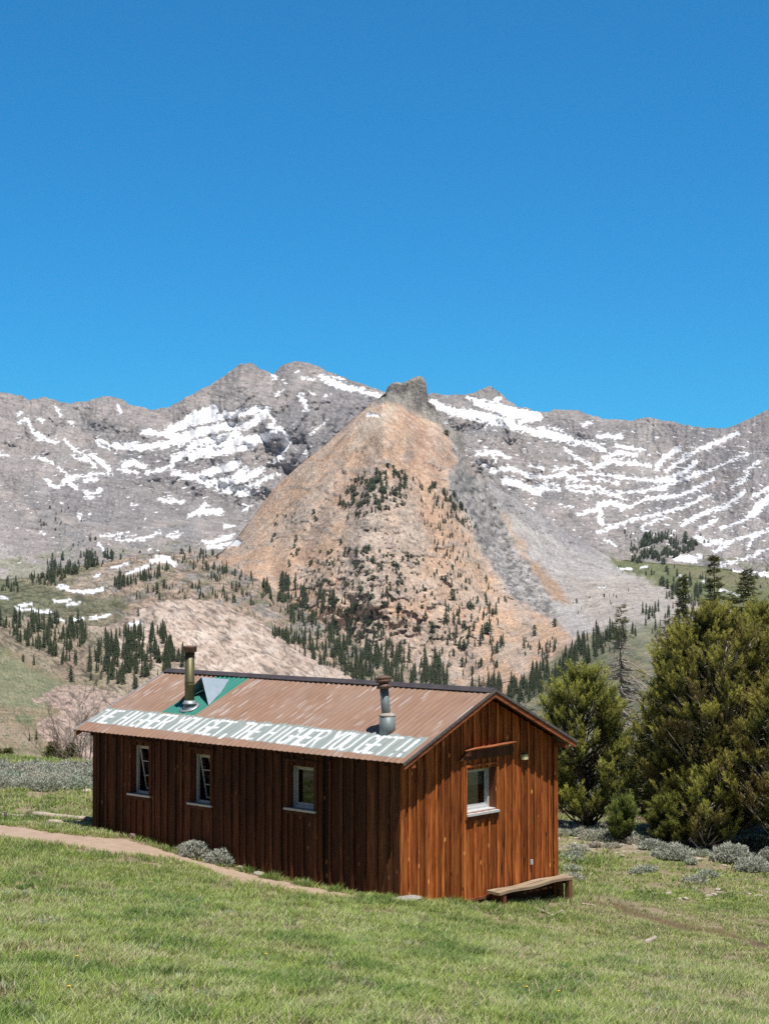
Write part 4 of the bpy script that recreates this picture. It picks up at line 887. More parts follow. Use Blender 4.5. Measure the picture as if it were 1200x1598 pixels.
def window(side, op, kind, seed):
    """frame set back in the wall, sill, trim boards, sash and pane"""
    u0, u1, z0, z1 = op; rr = random.Random(seed)
    w = link('window', None, cabin)
    def bx(m, u_0, u_1, n0, n1, za, zb, c=(1, .5, .5)):
        p, q = side(u_0, n0, za), side(u_1, n1, zb)
        m.box(tuple(map(min, p, q)), tuple(map(max, p, q)), c)
    dep = -.13 if kind != 'gable' else -.16
    m = MB()        # reveal lining
    bx(m, u0 - .02, u0, dep - .05, .002, z0, z1, (.9, .2, 1)); bx(m, u1, u1 + .02, dep - .05, .002, z0, z1, (.9, .6, 1)); bx(m, u0 - .02, u1 + .02, dep - .05, .002, z1, z1 + .02, (.9, .8, 1))
    link('jamb', m.mesh('jamb', [M_trim if kind != 'gable' else M_trim]), w)
    m = MB()        # trim boards round the opening
    tw = .04
    if kind == 'gable':
        bx(m, u0 - .045, u0 - .004, .027, .045, z0 - .10, z1 + .05, (1.1, .2, 1)); bx(m, u0 - .045, u1 + .02, .0275, .046, z1 + .05, z1 + .085, (1.2, .2, 1)); bx(m, u0 - .03, u1 + .05, .004, .04, z0 - .13, z0 - .055, (.45, .2, 1))
    else:
        bx(m, u0 - .075, u0 - .004, .006, .03, z0 - .03, z1 + .07, (1.15, .2, 1)); bx(m, u1 + .004, u1 + .07, .006, .03, z0 - .03, z1 + .07, (1.3, .7, 1)); bx(m, u0 - .11, u1 + .1, .0265, .042, z1 + .07, z1 + .115, (.8, .4, 1)); bx(m, u0 - .05, u1 + .05, .004, .034, z0 - .10, z0 - .035, (.9, .4, 1))
    link('window_trim', m.mesh('window_trim', [M_gable if kind == 'gable' else M_long]), w)
    m = MB()
    if kind == 'gable': bx(m, u0 - .02, u1 + .02, dep, .075, z0 - .05, z0 - .012); bx(m, u0 + .02, u1 + .0, dep, -.0, z0 - .012, z0 + .014)
    else: bx(m, u0 - .07, u1 + .06, dep, .07, z0 - .035, z0)
    link('sill', m.mesh('sill', [M_white if kind == 'gable' else M_bluegrey]), w)
    fm = M_white if kind == 'gable' else M_bluegrey
    fz0 = z0 + (.014 if kind == 'gable' else 0)
    m = MB(); f = .04
    bx(m, u0, u0 + f, dep - .03, dep + .02, fz0, z1); bx(m, u1 - f, u1, dep - .03, dep + .02, fz0, z1); bx(m, u0 + f, u1 - f, dep - .03, dep + .02, fz0, fz0 + f)
    link('frame', m.mesh('frame', [fm]), w)
    m = MB(); bx(m, u0 + f, u1 - f, dep - .03, dep + .021, z1 - f, z1); link('head_rail', m.mesh('head_rail', [M_cream]), w)
    # sash (tilted inwards at the bottom in the two tall windows)
    s = .033; a, b = u0 + f + .004, u1 - f - .004; zt, zb = z1 - f, fz0 + f
    tilt = .16 if kind == 'tall' else 0.0
    def P(u, z, n): 
        k = (zt - z) / (zt - zb); q = side(u, dep - .01 - tilt * k + n, z); return q
    def bar(m, ua, ub, za, zb_, th=.022):
        V = [P(ua, za, 0), P(ub, za, 0), P(ub, zb_, 0), P(ua, zb_, 0), P(ua, za, -th), P(ub, za, -th), P(ub, zb_, -th), P(ua, zb_, -th)]
        m.add(V, [(0, 1, 2, 3), (7, 6, 5, 4), (0, 4, 5, 1), (1, 5, 6, 2), (2, 6, 7, 3), (3, 7, 4, 0)])
    m = MB(); bar(m, a, a + s, zb, zt); bar(m, b - s, b, zb, zt); bar(m, a + s, b - s, zb, zb + s * 1.3); bar(m, a + s, b - s, zt - s, zt)
    if kind == 'tall':
        h = (zt - zb) / 3
        for k in (1, 2): bar(m, a + s, b - s, zb + h * k - .009, zb + h * k + .009, .018)
    sash = link('sash', m.mesh('sash', [fm]), w)
    m = MB(); m.add([P(a + s, zb + s, -.012), P(b - s, zb + s, -.012), P(b - s, zt - s, -.012), P(a + s, zt - s, -.012), P(a + s, zb + s, -.016), P(b - s, zb + s, -.016), P(b - s, zt - s, -.016), P(a + s, zt - s, -.016)],
        [(0, 1, 2, 3), (7, 6, 5, 4), (0, 4, 5, 1), (1, 5, 6, 2), (2, 6, 7, 3), (3, 7, 4, 0)])
    link('pane', m.mesh('pane', [M_glass]), w)
    m = MB(); bx(m, u0 - .10, u1 + .10, dep - .55, dep - .53, z0 - .1, z1 + .1); bx(m, u0 - .12, u0 - .10, dep - .53, dep - .035, z0 - .1, z1 + .1); bx(m, u1 + .10, u1 + .12, dep - .53, dep - .035, z0 - .1, z1 + .1); bx(m, u0 - .10, u1 + .10, dep - .53, dep - .035, z0 - .12, z0 - .1); bx(m, u0 - .10, u1 + .10, dep - .53, dep - .035, z1 + .1, z1 + .12); link('room_backing', m.mesh('room_backing', [M_dark]), w)  # added near-black box stands in for the unlit room
    if kind == 'gable':
        m = MB(); V = []
        for i in range(15):
            u = a + (b - a) * i / 14; V += [side(u, dep - .05 - .012 * math.sin(i * 1.9), zt), side(u, dep - .05 - .012 * math.sin(i * 1.9), zt - (zt - zb) * .42)]
        m.add(V, [(2 * i, 2 * i + 1, 2 * i + 3, 2 * i + 2) for i in range(14)])
        link('pane_sheet', m.mesh('pane_sheet', [simple('painted_reflection', (.55, .60, .52), .9)]), w)  # pale pleated sheet imitates the reflection in the upper pane
    if kind == 'tall':
        m = MB(); V = []
        for i in range(9):
            k = i / 8; n = dep - .08 - .01 * math.sin(i * 2.1); V += [side(u0 + f + .0 + .16 * k, n, z1 - .05), side(u0 + f + .05 * k, n, z1 - .05 - .55)]
        m.add(V, [(2 * i, 2 * i + 1, 2 * i + 3, 2 * i + 2) for i in range(8)])
        link('pane_sheet', m.mesh('pane_sheet', [simple('pink_curtain_cloth', (.42, .30, .28), .9)]), w)
    return w
tag(window(long_side, W1, 'tall', 1), 'farthest tall window with tilted three pane sash')
tag(window(long_side, W2, 'tall', 2), 'middle tall window with tilted three pane sash')
tag(window(long_side, W3, 'single', 3), 'small single pane window in shade')
tag(window(gab_side, GW, 'gable', 4), 'white framed gable window with pale reflection in its upper half')

# header plank and lit ledge over the gable window
m = MB(); V = [(1.42, -.03, 1.97), (2.78, -.03, 1.97), (2.86, -.03, 2.06), (2.8, -.03, 2.14), (1.62, -.03, 2.14)]
V += [(x, y - .03, z) for x, y, z in V]; m.add(V, [(4, 3, 2, 1, 0), (5, 6, 7, 8, 9)] + [(i, (i + 1) % 5, 5 + (i + 1) % 5, 5 + i) for i in range(5)], (.5, .3, .5))
link('header_board', m.mesh('header_board', [M_trim]), cabin)
m = MB(); m.tube([(1.5, -.10, 2.135), (1.75, -.13, 2.16), (2.1, -.14, 2.165), (2.5, -.13, 2.18), (2.88, -.11, 2.185)], [.012, .022, .024, .024, .016], 6, (1.1, .3, .5)); m.box((1.7, -.11, 2.141), (2.7, -.03, 2.152), (1, .6, .5))
link('ledge', m.mesh('ledge', [M_rake]), cabin)
m = MB(); m.box((3.08, -.10, 1.86), (3.19, -.026, 1.95)); lamp = link('wall_lamp', m.mesh('wall_lamp', [simple('yellowed_plastic', (.75, .68, .40), .5)]), cabin)
m = MB(); m.box((3.075, -.115, 1.95), (3.195, -.026, 1.962)); link('lamp_cap', m.mesh('lamp_cap', [M_dark]), lamp)
m = MB(); m.box((3.33, -.05, .05), (3.385, -.03, .135)); m.box((3.343, -.053, .063), (3.372, -.0505, .10)); link('outlet_box', m.mesh('outlet_box', [M_white]), cabin)

# ---- roof
SL = (CW / 2 + CE)                 # horizontal run of one slope
def roof_mesh(sgn):
    nl, ns = 900, 150
    l = np.linspace(-CG, CL + CG, nl); s = np.linspace(0, 1, ns)
    Lm, S = np.meshgrid(l, s)
    r = -CE + S * SL; z = ZE + RM * (r + CE)
    seam = ((Lm + .3) % .91) / .91
    cor = (.0045) * np.cos(2 * math.pi * Lm / .125) + .002 * (seam < .08)
    wav = .006 * fbm(Lm / 1.2, S * 2, 3 + sgn, 2)
    edge = .012 * noise(np.floor((Lm + .3) / .91) * 3.7, 0, sgn + 5)
    nrm = np.array([-RM, 1]) / math.hypot(RM, 1)
    rr = r + nrm[0] * (cor + wav) - (1 - S) ** 8 * (edge + .004 * noise(Lm / .06, 0, 9)); zz = z + nrm[1] * (cor + wav) + .005
    if sgn > 0: rr = CW - rr
    return Lm, S, rr, zz
# block letters on a 5 x 7 design, drawn as strokes
LET = {'T': [[(0, 6), (4, 6)], [(2, 6), (2, 0)]], 'H': [[(0, 0), (0, 6)], [(4, 0), (4, 6)], [(0, 3), (4, 3)]], 'E': [[(4, 6), (0, 6), (0, 0), (4, 0)], [(0, 3), (3, 3)]],
       'I': [[(2, 0), (2, 6)]], 'G': [[(4, 5), (3.2, 6), (.8, 6), (0, 5), (0, 1), (.8, 0), (3.2, 0), (4, 1), (4, 2.8), (2.4, 2.8)]], 'R': [[(0, 0), (0, 6), (3.2, 6), (4, 5.2), (4, 4), (3.2, 3.1), (0, 3.1)], [(2, 3.1), (4, 0)]],
       'Y': [[(0, 6), (2, 3.2), (4, 6)], [(2, 3.2), (2, 0)]], 'O': [[(.8, 0), (3.2, 0), (4, 1), (4, 5), (3.2, 6), (.8, 6), (0, 5), (0, 1), (.8, 0)]], 'U': [[(0, 6), (0, 1), (.8, 0), (3.2, 0), (4, 1), (4, 6)]],
       ',': [[(2, .8), (1.4, -.8)]], '!': [[(2, 6), (2, 2)], [(2, .5), (2, 0)]]}
words = [('THE', 8.02, 7.32), ('HIGHER', 7.17, 5.78), ('YOU', 5.65, 4.99), ('GET', 4.87, 4.20), (',', 4.15, 4.02), ('THE', 3.97, 3.34), ('HIGHER', 3.22, 1.86), ('YOU', 1.74, 1.10), ('GET', .97, .28), ('!!', .22, -.12)]
def letter_field(Lm, S):
    """distance in metres to the nearest painted stroke"""
    d = np.full(Lm.shape, 9.0); run = SL * math.hypot(1, RM); rr = random.Random(4)
    for wtxt, a, b in words:
        n = len(wtxt); cw = (a - b) / n
        for i, ch in enumerate(wtxt):
            x0 = a - cw * (i + .10) ; w_ = cw * .72
            mid = x0 - w_ / 2; f = (mid + .3) / 8.2
            slo, shi = (.075 + .07 * f) + rr.uniform(-.006, .006), (.292 + .035 * f) + rr.uniform(-.006, .006)
            for st in LET[ch]:
                pts = [(x0 - w_ * p[0] / 4, (slo + (shi - slo) * p[1] / 6) * run) for p in st]
                for A, B in zip(pts[:-1], pts[1:]):
                    A, B = np.array(A), np.array(B); m = (np.abs(Lm - mid) < cw)
                    x, y = Lm[m], S[m] * run; ab = B - A
                    t = np.clip(((x - A[0]) * ab[0] + (y - A[1]) * ab[1]) / (ab @ ab + 1e-9), 0, 1)
                    d[m] = np.minimum(d[m], np.hypot(x - A[0] - t * ab[0], y - A[1] - t * ab[1]))
    return d
def roof_mat():
    t = NT('rusted_roof_metal'); o = t.coord(); c = t.attr(); a = t.sepc(c)   # r: lettering, g: backing band, b: green sheet, alpha: bare streaks
    al = t.attr(out='Alpha')
    v = t.map(o, (1.4, 9, 1.4)); n1 = t.noise(v, 1.2, 6, .65); n2 = t.noise(o, 1.3, 5, .6); n3 = t.noise(t.map(o, (2.0, 22, 2.0)), 1.6, 4, .6)
    rust = t.mix(n2, (.285, .165, .108), (.36, .222, .152)); rust = t.mix(1.0, rust, t.ramp(n3, [(.3, .78), (.7, 1.2)]), 'MULTIPLY'); n4 = t.noise(t.map(o, (.5, 1.1, .5)), 1.6, 4, .6); rust = t.mix(t.ramp(n4, [(.45, 0.0), (.65, .4)]), rust, (.37, .26, .21))
    rust = t.mix(t.ramp(n1, [(.58, 0.0), (.72, .35)]), rust, (.45, .33, .28))
    rust = t.mix(t.math('MULTIPLY', al, .62), rust, (.54, .48, .45))
    nb = t.noise(t.map(o, (5, 20, 5)), 1.5, 4, .7)
    band = t.mix(nb, (.20, .27, .26), (.40, .44, .43))
    gb = t.math('MULTIPLY', t.mrange(t.math('ADD', a[1], t.math('MULTIPLY', t.math('SUBTRACT', nb, .5), .5)), .45, .6, 0, 1), .95)
    b = t.mix(gb, rust, band)
    nw = t.noise(t.map(o, (1.2, 2.2, 1.2)), 1.5, 3, .6)
    lt = t.mrange(t.math('ADD', a[0], t.math('MULTIPLY', t.math('SUBTRACT', nb, .5), 1.15)), .42, .58, 0, 1)
    lt = t.math('MULTIPLY', lt, t.mrange(nw, .35, .6, 1.0, .8)); b = t.mix(lt, b, t.mix(n3, (.66, .69, .70), (.85, .86, .86)))
    gr = t.mix(n2, (.03, .20, .155), (.05, .27, .21))
    b = t.mix(t.mrange(a[2], .4, .6, 0, 1), b, gr)
    rg = t.mrange(n2, .3, .7, .55, .72)
    return t.bsdf(b, rg, 0, t.bump(n1, .15, .004), .45)
M_roof = roof_mat()
M_ridge = simple('ridge_metal', (.10, .085, .085), .5, .3, 5, .3, .2)
roof = link('roof', None, cabin)
for sgn in (-1, 1):
    Lm, S, rr_, zz_ = roof_mesh(sgn)
    C = np.zeros(Lm.shape + (4,))
    # bare streaks that run down the slope
    lane = np.floor(Lm / .03125)
    ph = noise(lane * 7.31, lane * 1.7, 1) * 3
    st = noise(lane * 3.17, S * 6.0 + ph, 3 + sgn) + .42 * fbm(Lm / .8, S * 2.2, 9, 3)
    streak = sst(.34, .62, st) * (S > .33)
    streak = np.maximum(streak, sst(.5, .7, st) * .7 * (S < .1))
    C[..., 3] = streak
    if sgn < 0:
        d = letter_field(Lm, S); C[..., 0] = np.clip(.5 + (.034 - d) / .03, 0, 1)
        f = (Lm + .3) / 8.2; lo, hi = .055 + .075 * f, .325 + .03 * f
        jag = .035 * noise(lane * 2.3, 0, 4) + .02 * noise(Lm / .2, 1, 6)
        C[..., 1] = sst(-.012, .012, np.minimum(S - lo - jag * .6, hi + jag - S)) * sst(-.22, -.12, Lm)
        g = sst(-.01, .01, np.minimum(np.minimum(Lm - 5.46, 6.36 - Lm), 10)) * sst(-.004, .004, S - .345 - .012 * (np.floor(Lm / .0625) % 2))
        C[..., 2] = g
    ns, nl = Lm.shape; idx = np.arange(ns * nl).reshape(ns, nl)
    Q = np.stack([idx[:-1, :-1], idx[:-1, 1:], idx[1:, 1:], idx[1:, :-1]], -1).reshape(-1, 4)
    me = mesh('roof_sheet', np.stack([rr_, Lm, zz_], -1).reshape(-1, 3), [Q if sgn > 0 else Q[:, ::-1]], [M_roof], C.reshape(-1, 4), True)
    o = link('roof_sheet', me, roof); tag(o, 'painted front slope with lettering' if sgn < 0 else 'plain rear slope')
    md = o.modifiers.new('thickness', 'SOLIDIFY'); md.thickness = .002
# deck, rafters and purlin under the sheets
for sgn in (-1, 1):
    m = MB(); fl = (lambda r: r) if sgn < 0 else (lambda r: CW - r)
    q = [(fl(-CE + .03), ZE + RM * .03 - .012), (fl(CW / 2), ZE + RM * SL - .012), (fl(CW / 2), ZE + RM * SL - .035), (fl(-CE + .03), ZE + RM * .03 - .035)]
    m.prism([(r, -CG + .05, z) for r, z in q], (0, 0, 0), (0, CL + 2 * CG - .1, 0), (.7, .3, .5)); link('roof_deck', m.mesh('roof_deck', [M_long]), roof)
    # rake boards at both gables
    for y0, y1 in ((-CG + .0, -CG + .035), (CL + CG - .035, CL + CG)):
        m = MB(); e0 = -CE + .03
        q = [(fl(e0), ZE + RM * .03 - .037), (fl(CW / 2), ZE + RM * SL - .037), (fl(CW / 2), ZE + RM * SL - .115), (fl(e0), ZE + RM * .03 - .115)]
        m.prism([(r, y0, z) for r, z in q], (0, y0, 0), (0, y1, 0), (1.0, .3 + .2 * sgn, .5)); link('rake_board', m.mesh('rake_board', [M_rake]), roof)
    # dark ragged metal edge strip along the rake
    m = MB(); q = [(fl(-CE), ZE + .018), (fl(CW / 2), ZE + RM * SL + .018), (fl(CW / 2), ZE + RM * SL - .03), (fl(-CE), ZE - .03)]
    m.prism([(r, -CG - .018, z) for r, z in q], (0, 0, 0), (0, .016, 0)); link('edge_flashing', m.mesh('edge_flashing', [simple('edge_metal', (.17, .15, .15), .6, .2, 20, .5, .4)]), roof)
    m = MB(); m.prism([(r, CL + CG + .002, z) for r, z in q], (0, 0, 0), (0, .03, 0)); link('edge_flashing', m.mesh('edge_flashing', [simple('light_edge_metal', (.45, .46, .47), .5, .3, 9, .3)]), roof)
    # rafters showing under the eaves
    m = MB()
    for y in np.arange(.12, CL, .61):
        q = [(fl(-CE + .05), ZE + RM * .05 - .036), (fl(.25), ZE + RM * (CE + .25) - .036), (fl(.25), ZE + RM * (CE + .25) - .11), (fl(-CE + .05), ZE + RM * .05 - .10)]
        m.prism([(r, y, z) for r, z in q], (0, 0, 0), (0, .04, 0), (.6, y % 1, .5))
    link('rafter_ends', m.mesh('rafter_ends', [M_long]), roof)
m = MB(); m.box((-.10, -CG + .04, 2.085), (-.07, 2.0, 2.145), (1.5, .3, .5)); m.box((-.10, 2.03, 2.085), (-.07, CL + .2, 2.145), (.7, .6, .5)); link('eave_board', m.mesh('eave_board', [M_long]), roof)
for r0, r1, lab in ((-.02, .07, 'near'), (CW - .07, CW + .02, 'far')):
    m = MB(); m.box((r0, -CG + .02, 2.0), (r1, -.03, 2.09), (.9, .3, .5)); link('beam_end', m.mesh('beam_end', [M_rake]), roof)
m = MB(); m.box((CW / 2 - .05, -CG + .04, ZE + RM * SL - .16), (CW / 2 + .05, CL + .2, ZE + RM * SL - .05), (.8, .3, .5)); link('ridge_beam', m.mesh('ridge_beam', [M_trim]), roof)
# ridge cap
m = MB(); zr = ZE + RM * SL + .028; w_ = .13
prof = [(CW / 2 - w_, zr - w_ * RM), (CW / 2 - .02, zr + .004), (CW / 2 + .02, zr + .004), (CW / 2 + w_, zr - w_ * RM), (CW / 2 + w_, zr - w_ * RM - .006), (CW / 2, zr - .006), (CW / 2 - w_, zr - w_ * RM - .006)]
for k in range(4):
    y0 = -CG - .01 + k * 2.05; m.prism([(r, y0, z + .003 * (k % 2)) for r, z in prof], (0, 0, 0), (0, 2.07, 0))
link('ridge_cap', m.mesh('ridge_cap', [M_ridge]), roof)
m = MB()
for y in np.arange(-CG + .1, CL + CG - .05, .129):
    zz = ZE + RM * (SL - .135) ; m.box((CW / 2 - .150, y, zz - .0), (CW / 2 - .132, y + .072, zz + .017))
link('closure_strip', m.mesh('closure_strip', [M_dark]), roof)
# ---- stove pipes
def lathe(m, prof, base, axis=(0, 0, 1), n=28, c=(1, 1, 1, 1)):
    ax = Vector(axis).normalized(); M = ax.to_track_quat('Z', 'Y').to_matrix(); V = []
    for (rad, h) in prof:
        for k in range(n):
            a = 2 * math.pi * k / n; V.append(np.array(base) + np.array(M @ Vector((rad * math.cos(a), rad * math.sin(a), h))))
    Fl = [(i * n + k, i * n + (k + 1) % n, (i + 1) * n + (k + 1) % n, (i + 1) * n + k) for i in range(len(prof) - 1) for k in range(n)]
    Fl += [tuple(range(n))[::-1], tuple(range((len(prof) - 1) * n, len(prof) * n))]
    m.add(V, Fl, c); return m
M_steel = simple('stainless_steel', (.15, .14, .075), .5, .5, 5, .15, .05)
M_galv = simple('galvanized_metal', (.40, .43, .46), .5, .5, 7, .25, .1)
M_pipe = simple('grey_painted_pipe', (.22, .26, .27), .5, .2, 6, .3, .1)
M_rust = simple('rusty_cap_metal', (.19, .12, .095), .6, .3, 14, .45, .3)
b1 = np.array((.788, 5.84, ZE + RM * (.788 + CE)))
m = MB(); lathe(m, [(.088, -.1), (.09, .42), (.094, .425), (.094, .445), (.089, .45), (.089, .47), (.094, .475), (.094, .49), (.09, .495), (.09, 1.03)], b1)
sp = link('stovepipe', m.mesh('stovepipe', [M_steel], True), cabin); tag(sp, 'tall shiny stovepipe rising from green roof sheet')
m = MB(); lathe(m, [(.088, 1.025), (.128, 1.035), (.13, 1.12), (.132, 1.125), (.125, 1.14), (.02, 1.15)], b1); link('cap', m.mesh('cap', [M_rust], True), sp)
m = MB(); lathe(m, [(.093, .145), (.13, .09), (.132, .078), (.09, .074)], b1); link('storm_collar', m.mesh('storm_collar', [M_galv], True), sp)
m = MB(); lathe(m, [(.125, -.075), (.105, .073), (.09, .074)], b1); lathe(m, [(.19, .008), (.19, .02), (.12, .026)], b1, (-RM, 0, 1)); link('flashing', m.mesh('flashing', [M_galv], True), sp)
def onroof(l, fr, up=0): r = -CE + fr * SL; return np.array((r - up * 0, l, ZE + RM * (r + CE) + .016 + up))
A = onroof(5.95, .62, .36); T = onroof(5.9, .90); Bf, Br = onroof(5.45, .50), onroof(5.62, .70); Cf, Cr = onroof(6.30, .50), onroof(6.18, .70)
m = MB(); th = np.array((0.004, 0, -.004))
V = [A, Bf, Br, T, Cr, Cf]; V = V + [v + th for v in V]
m.add(V, [(0, 1, 2), (0, 2, 3), (0, 3, 4), (0, 4, 5), (8, 7, 6), (9, 8, 6), (10, 9, 6), (11, 10, 6), (0, 6, 7, 1), (0, 5, 11, 6), (1, 7, 8, 2), (2, 8, 9, 3), (3, 9, 10, 4), (4, 10, 11, 5)])
link('snow_splitter', m.mesh('snow_splitter', [simple('blue_grey_metal', (.33, .41, .48), .5, .1, 6, .12)]), cabin)
b2 = np.array((.581, .78, ZE + RM * (.581 + CE))); ax = Vector((-.05, .055, 1))
m = MB(); lathe(m, [(.072, .1), (.072, .72)], b2, ax); sp = link('stovepipe', m.mesh('stovepipe', [M_pipe], True), cabin); tag(sp, 'shorter grey stovepipe with wide base and rusty cap')
m = MB(); lathe(m, [(.132, -.1), (.132, .255)], b2); link('pipe_base', m.mesh('pipe_base', [M_pipe], True), sp)
m = MB(); lathe(m, [(.134, .256), (.137, .262), (.134, .28), (.072, .31)], b2); link('storm_collar', m.mesh('storm_collar', [simple('dusty_metal', (.42, .38, .33), .7, 0)], True), sp)
tb = b2 + np.array(ax.normalized()) * .70
m = MB(); lathe(m, [(.074, 0), (.13, .012), (.105, .07), (.08, .075), (.08, .10), (.128, .105), (.13, .135), (.122, .14), (.122, .148), (.13, .152), (.13, .185), (.122, .19), (.03, .22)], tb, (.02, .14, 1), 26); link('cap', m.mesh('cap', [M_rust], True), sp)

# ------------------------------------------------------------------ bench
bench = link('bench', None); bl = -.10
o_ = cab(3.5, -.19, 0); bench.location = (o_[0], o_[1], float(gz(o_[0], o_[1]))); bench.rotation_euler = (0, 0, YAW); tag(bench, 'weathered two plank bench against the sunlit gable wall', 'bench')
M_legs = wood_mat('bench_leg_wood', (.07, .035, .02), (.25, .13, .07), (.40, .23, .13), knots=False)
bz = Z0 - .22 - bench.location.z       # seat top in bench coords
x0_, x1_ = 2.10 - 3.5, 4.20 - 3.5
for k, (ya, yb) in enumerate(((-.145, -.01), (.004, .135))):
    m = MB(); n = 12; V = []
    for i in range(n + 1):
        x = x0_ + (x1_ - x0_) * i / n + (.06 * k if i == n else 0); s_ = .012 * math.sin(i * .9 + k) 
        V += [(x, ya, bz - .045 + s_), (x, yb, bz - .045 + s_), (x, yb, bz + s_), (x, ya, bz + s_)]
    m.add(V, [(4 * i + a, 4 * i + (a + 1) % 4, 4 * i + 4 + (a + 1) % 4, 4 * i + 4 + a) for i in range(n) for a in range(4)] + [(0, 1, 2, 3)[::-1], tuple(4 * n + a for a in range(4))], (.95 + .1 * k, .3 * k, .5))
    link('seat_plank', m.mesh('seat_plank', [M_grey]), bench)
for lx, ly, w_ in ((x0_ + .12, -.13, .08), (x0_ + .12, .05, .08), (x1_ - .16, -.14, .11), (x1_ - .16, .04, .09)):
    q = cab(3.5 + lx, -.19 + ly, 0); g = float(gz(q[0], q[1])) - bench.location.z
    m = MB(); m.box((lx, ly, g - .12), (lx + w_, ly + w_ * .8, bz - .047), (.95, lx % 1, .5)); link('leg', m.mesh('leg', [M_trim if lx < 0 else M_legs]), bench)
m = MB(); m.box((x1_ - .155, -.128, bz - .12), (x1_ - .09, .12, bz - .048), (.6, .3, .5)); link('crosspiece', m.mesh('crosspiece', [M_trim]), bench)
m = MB(); m.box((x0_ + .125, -.12, bz - .12), (x0_ + .19, .12, bz - .048), (.6, .3, .5)); link('crosspiece', m.mesh('crosspiece', [M_trim]), bench)
# ------------------------------------------------------------------ near vegetation
def shoots(P, U, C, L=.13, ln=.07, w=.012, K=10, seed=0, spread=.9):
    """needle tufts: P (n,3) shoot bases, U (n,3) unit directions, C (n,3) colours"""
    g = np.random.default_rng(seed); n = len(P)
    t = np.tile(np.linspace(0, 1, K)[None], (n, 1)) + g.uniform(-.1, .1, (n, K))
    rnd = g.normal(size=(n, K, 3)); rnd -= (rnd * U[:, None]).sum(-1, keepdims=True) * U[:, None]; rnd /= np.linalg.norm(rnd, axis=-1, keepdims=True) + 1e-9
    Ls = L * g.uniform(.7, 1.3, (n, 1, 1))
    base = P[:, None] + U[:, None] * t[..., None] * Ls
    d = U[:, None] * (.75 + .5 * t[..., None]) + rnd * spread; d /= np.linalg.norm(d, axis=-1, keepdims=True)
    side = np.cross(d, g.normal(size=(n, K, 3))); side /= np.linalg.norm(side, axis=-1, keepdims=True) + 1e-9
    le = ln * g.uniform(.7, 1.3, (n, K, 1)); ww = w * g.uniform(.7, 1.3, (n, K, 1))
    V = np.stack([base - side * ww * .5, base + side * ww * .5, base + d * le], 2).reshape(-1, 3)
    c = np.repeat(C, K * 3, 0) * np.repeat(g.uniform(.8, 1.2, (n * K, 1)), 3, 0)
    return V, np.arange(n * K * 3).reshape(-1, 3), c
def foliage_mat(name, tr=.3, rough=.6):
    t = NT(name); c = t.attr(); return t.bsdf(c, rough, 0, None, .25, tr)
M_needles = foliage_mat('pine_needles', .3); M_sage = foliage_mat('sage_leaves', .15, .85)
M_bark = simple('pine_bark', (.10, .075, .055), .9, nscale=9, var=.45, bump=.6, dist=.02)
M_greybark = simple('grey_bare_wood', (.42, .37, .32), .85, nscale=12, var=.35, bump=.4)
M_darktwig = simple('dark_twig_bark', (.13, .10, .08), .9, nscale=9, var=.4)
def unit(v): return v / (np.linalg.norm(v, axis=-1, keepdims=True) + 1e-9)
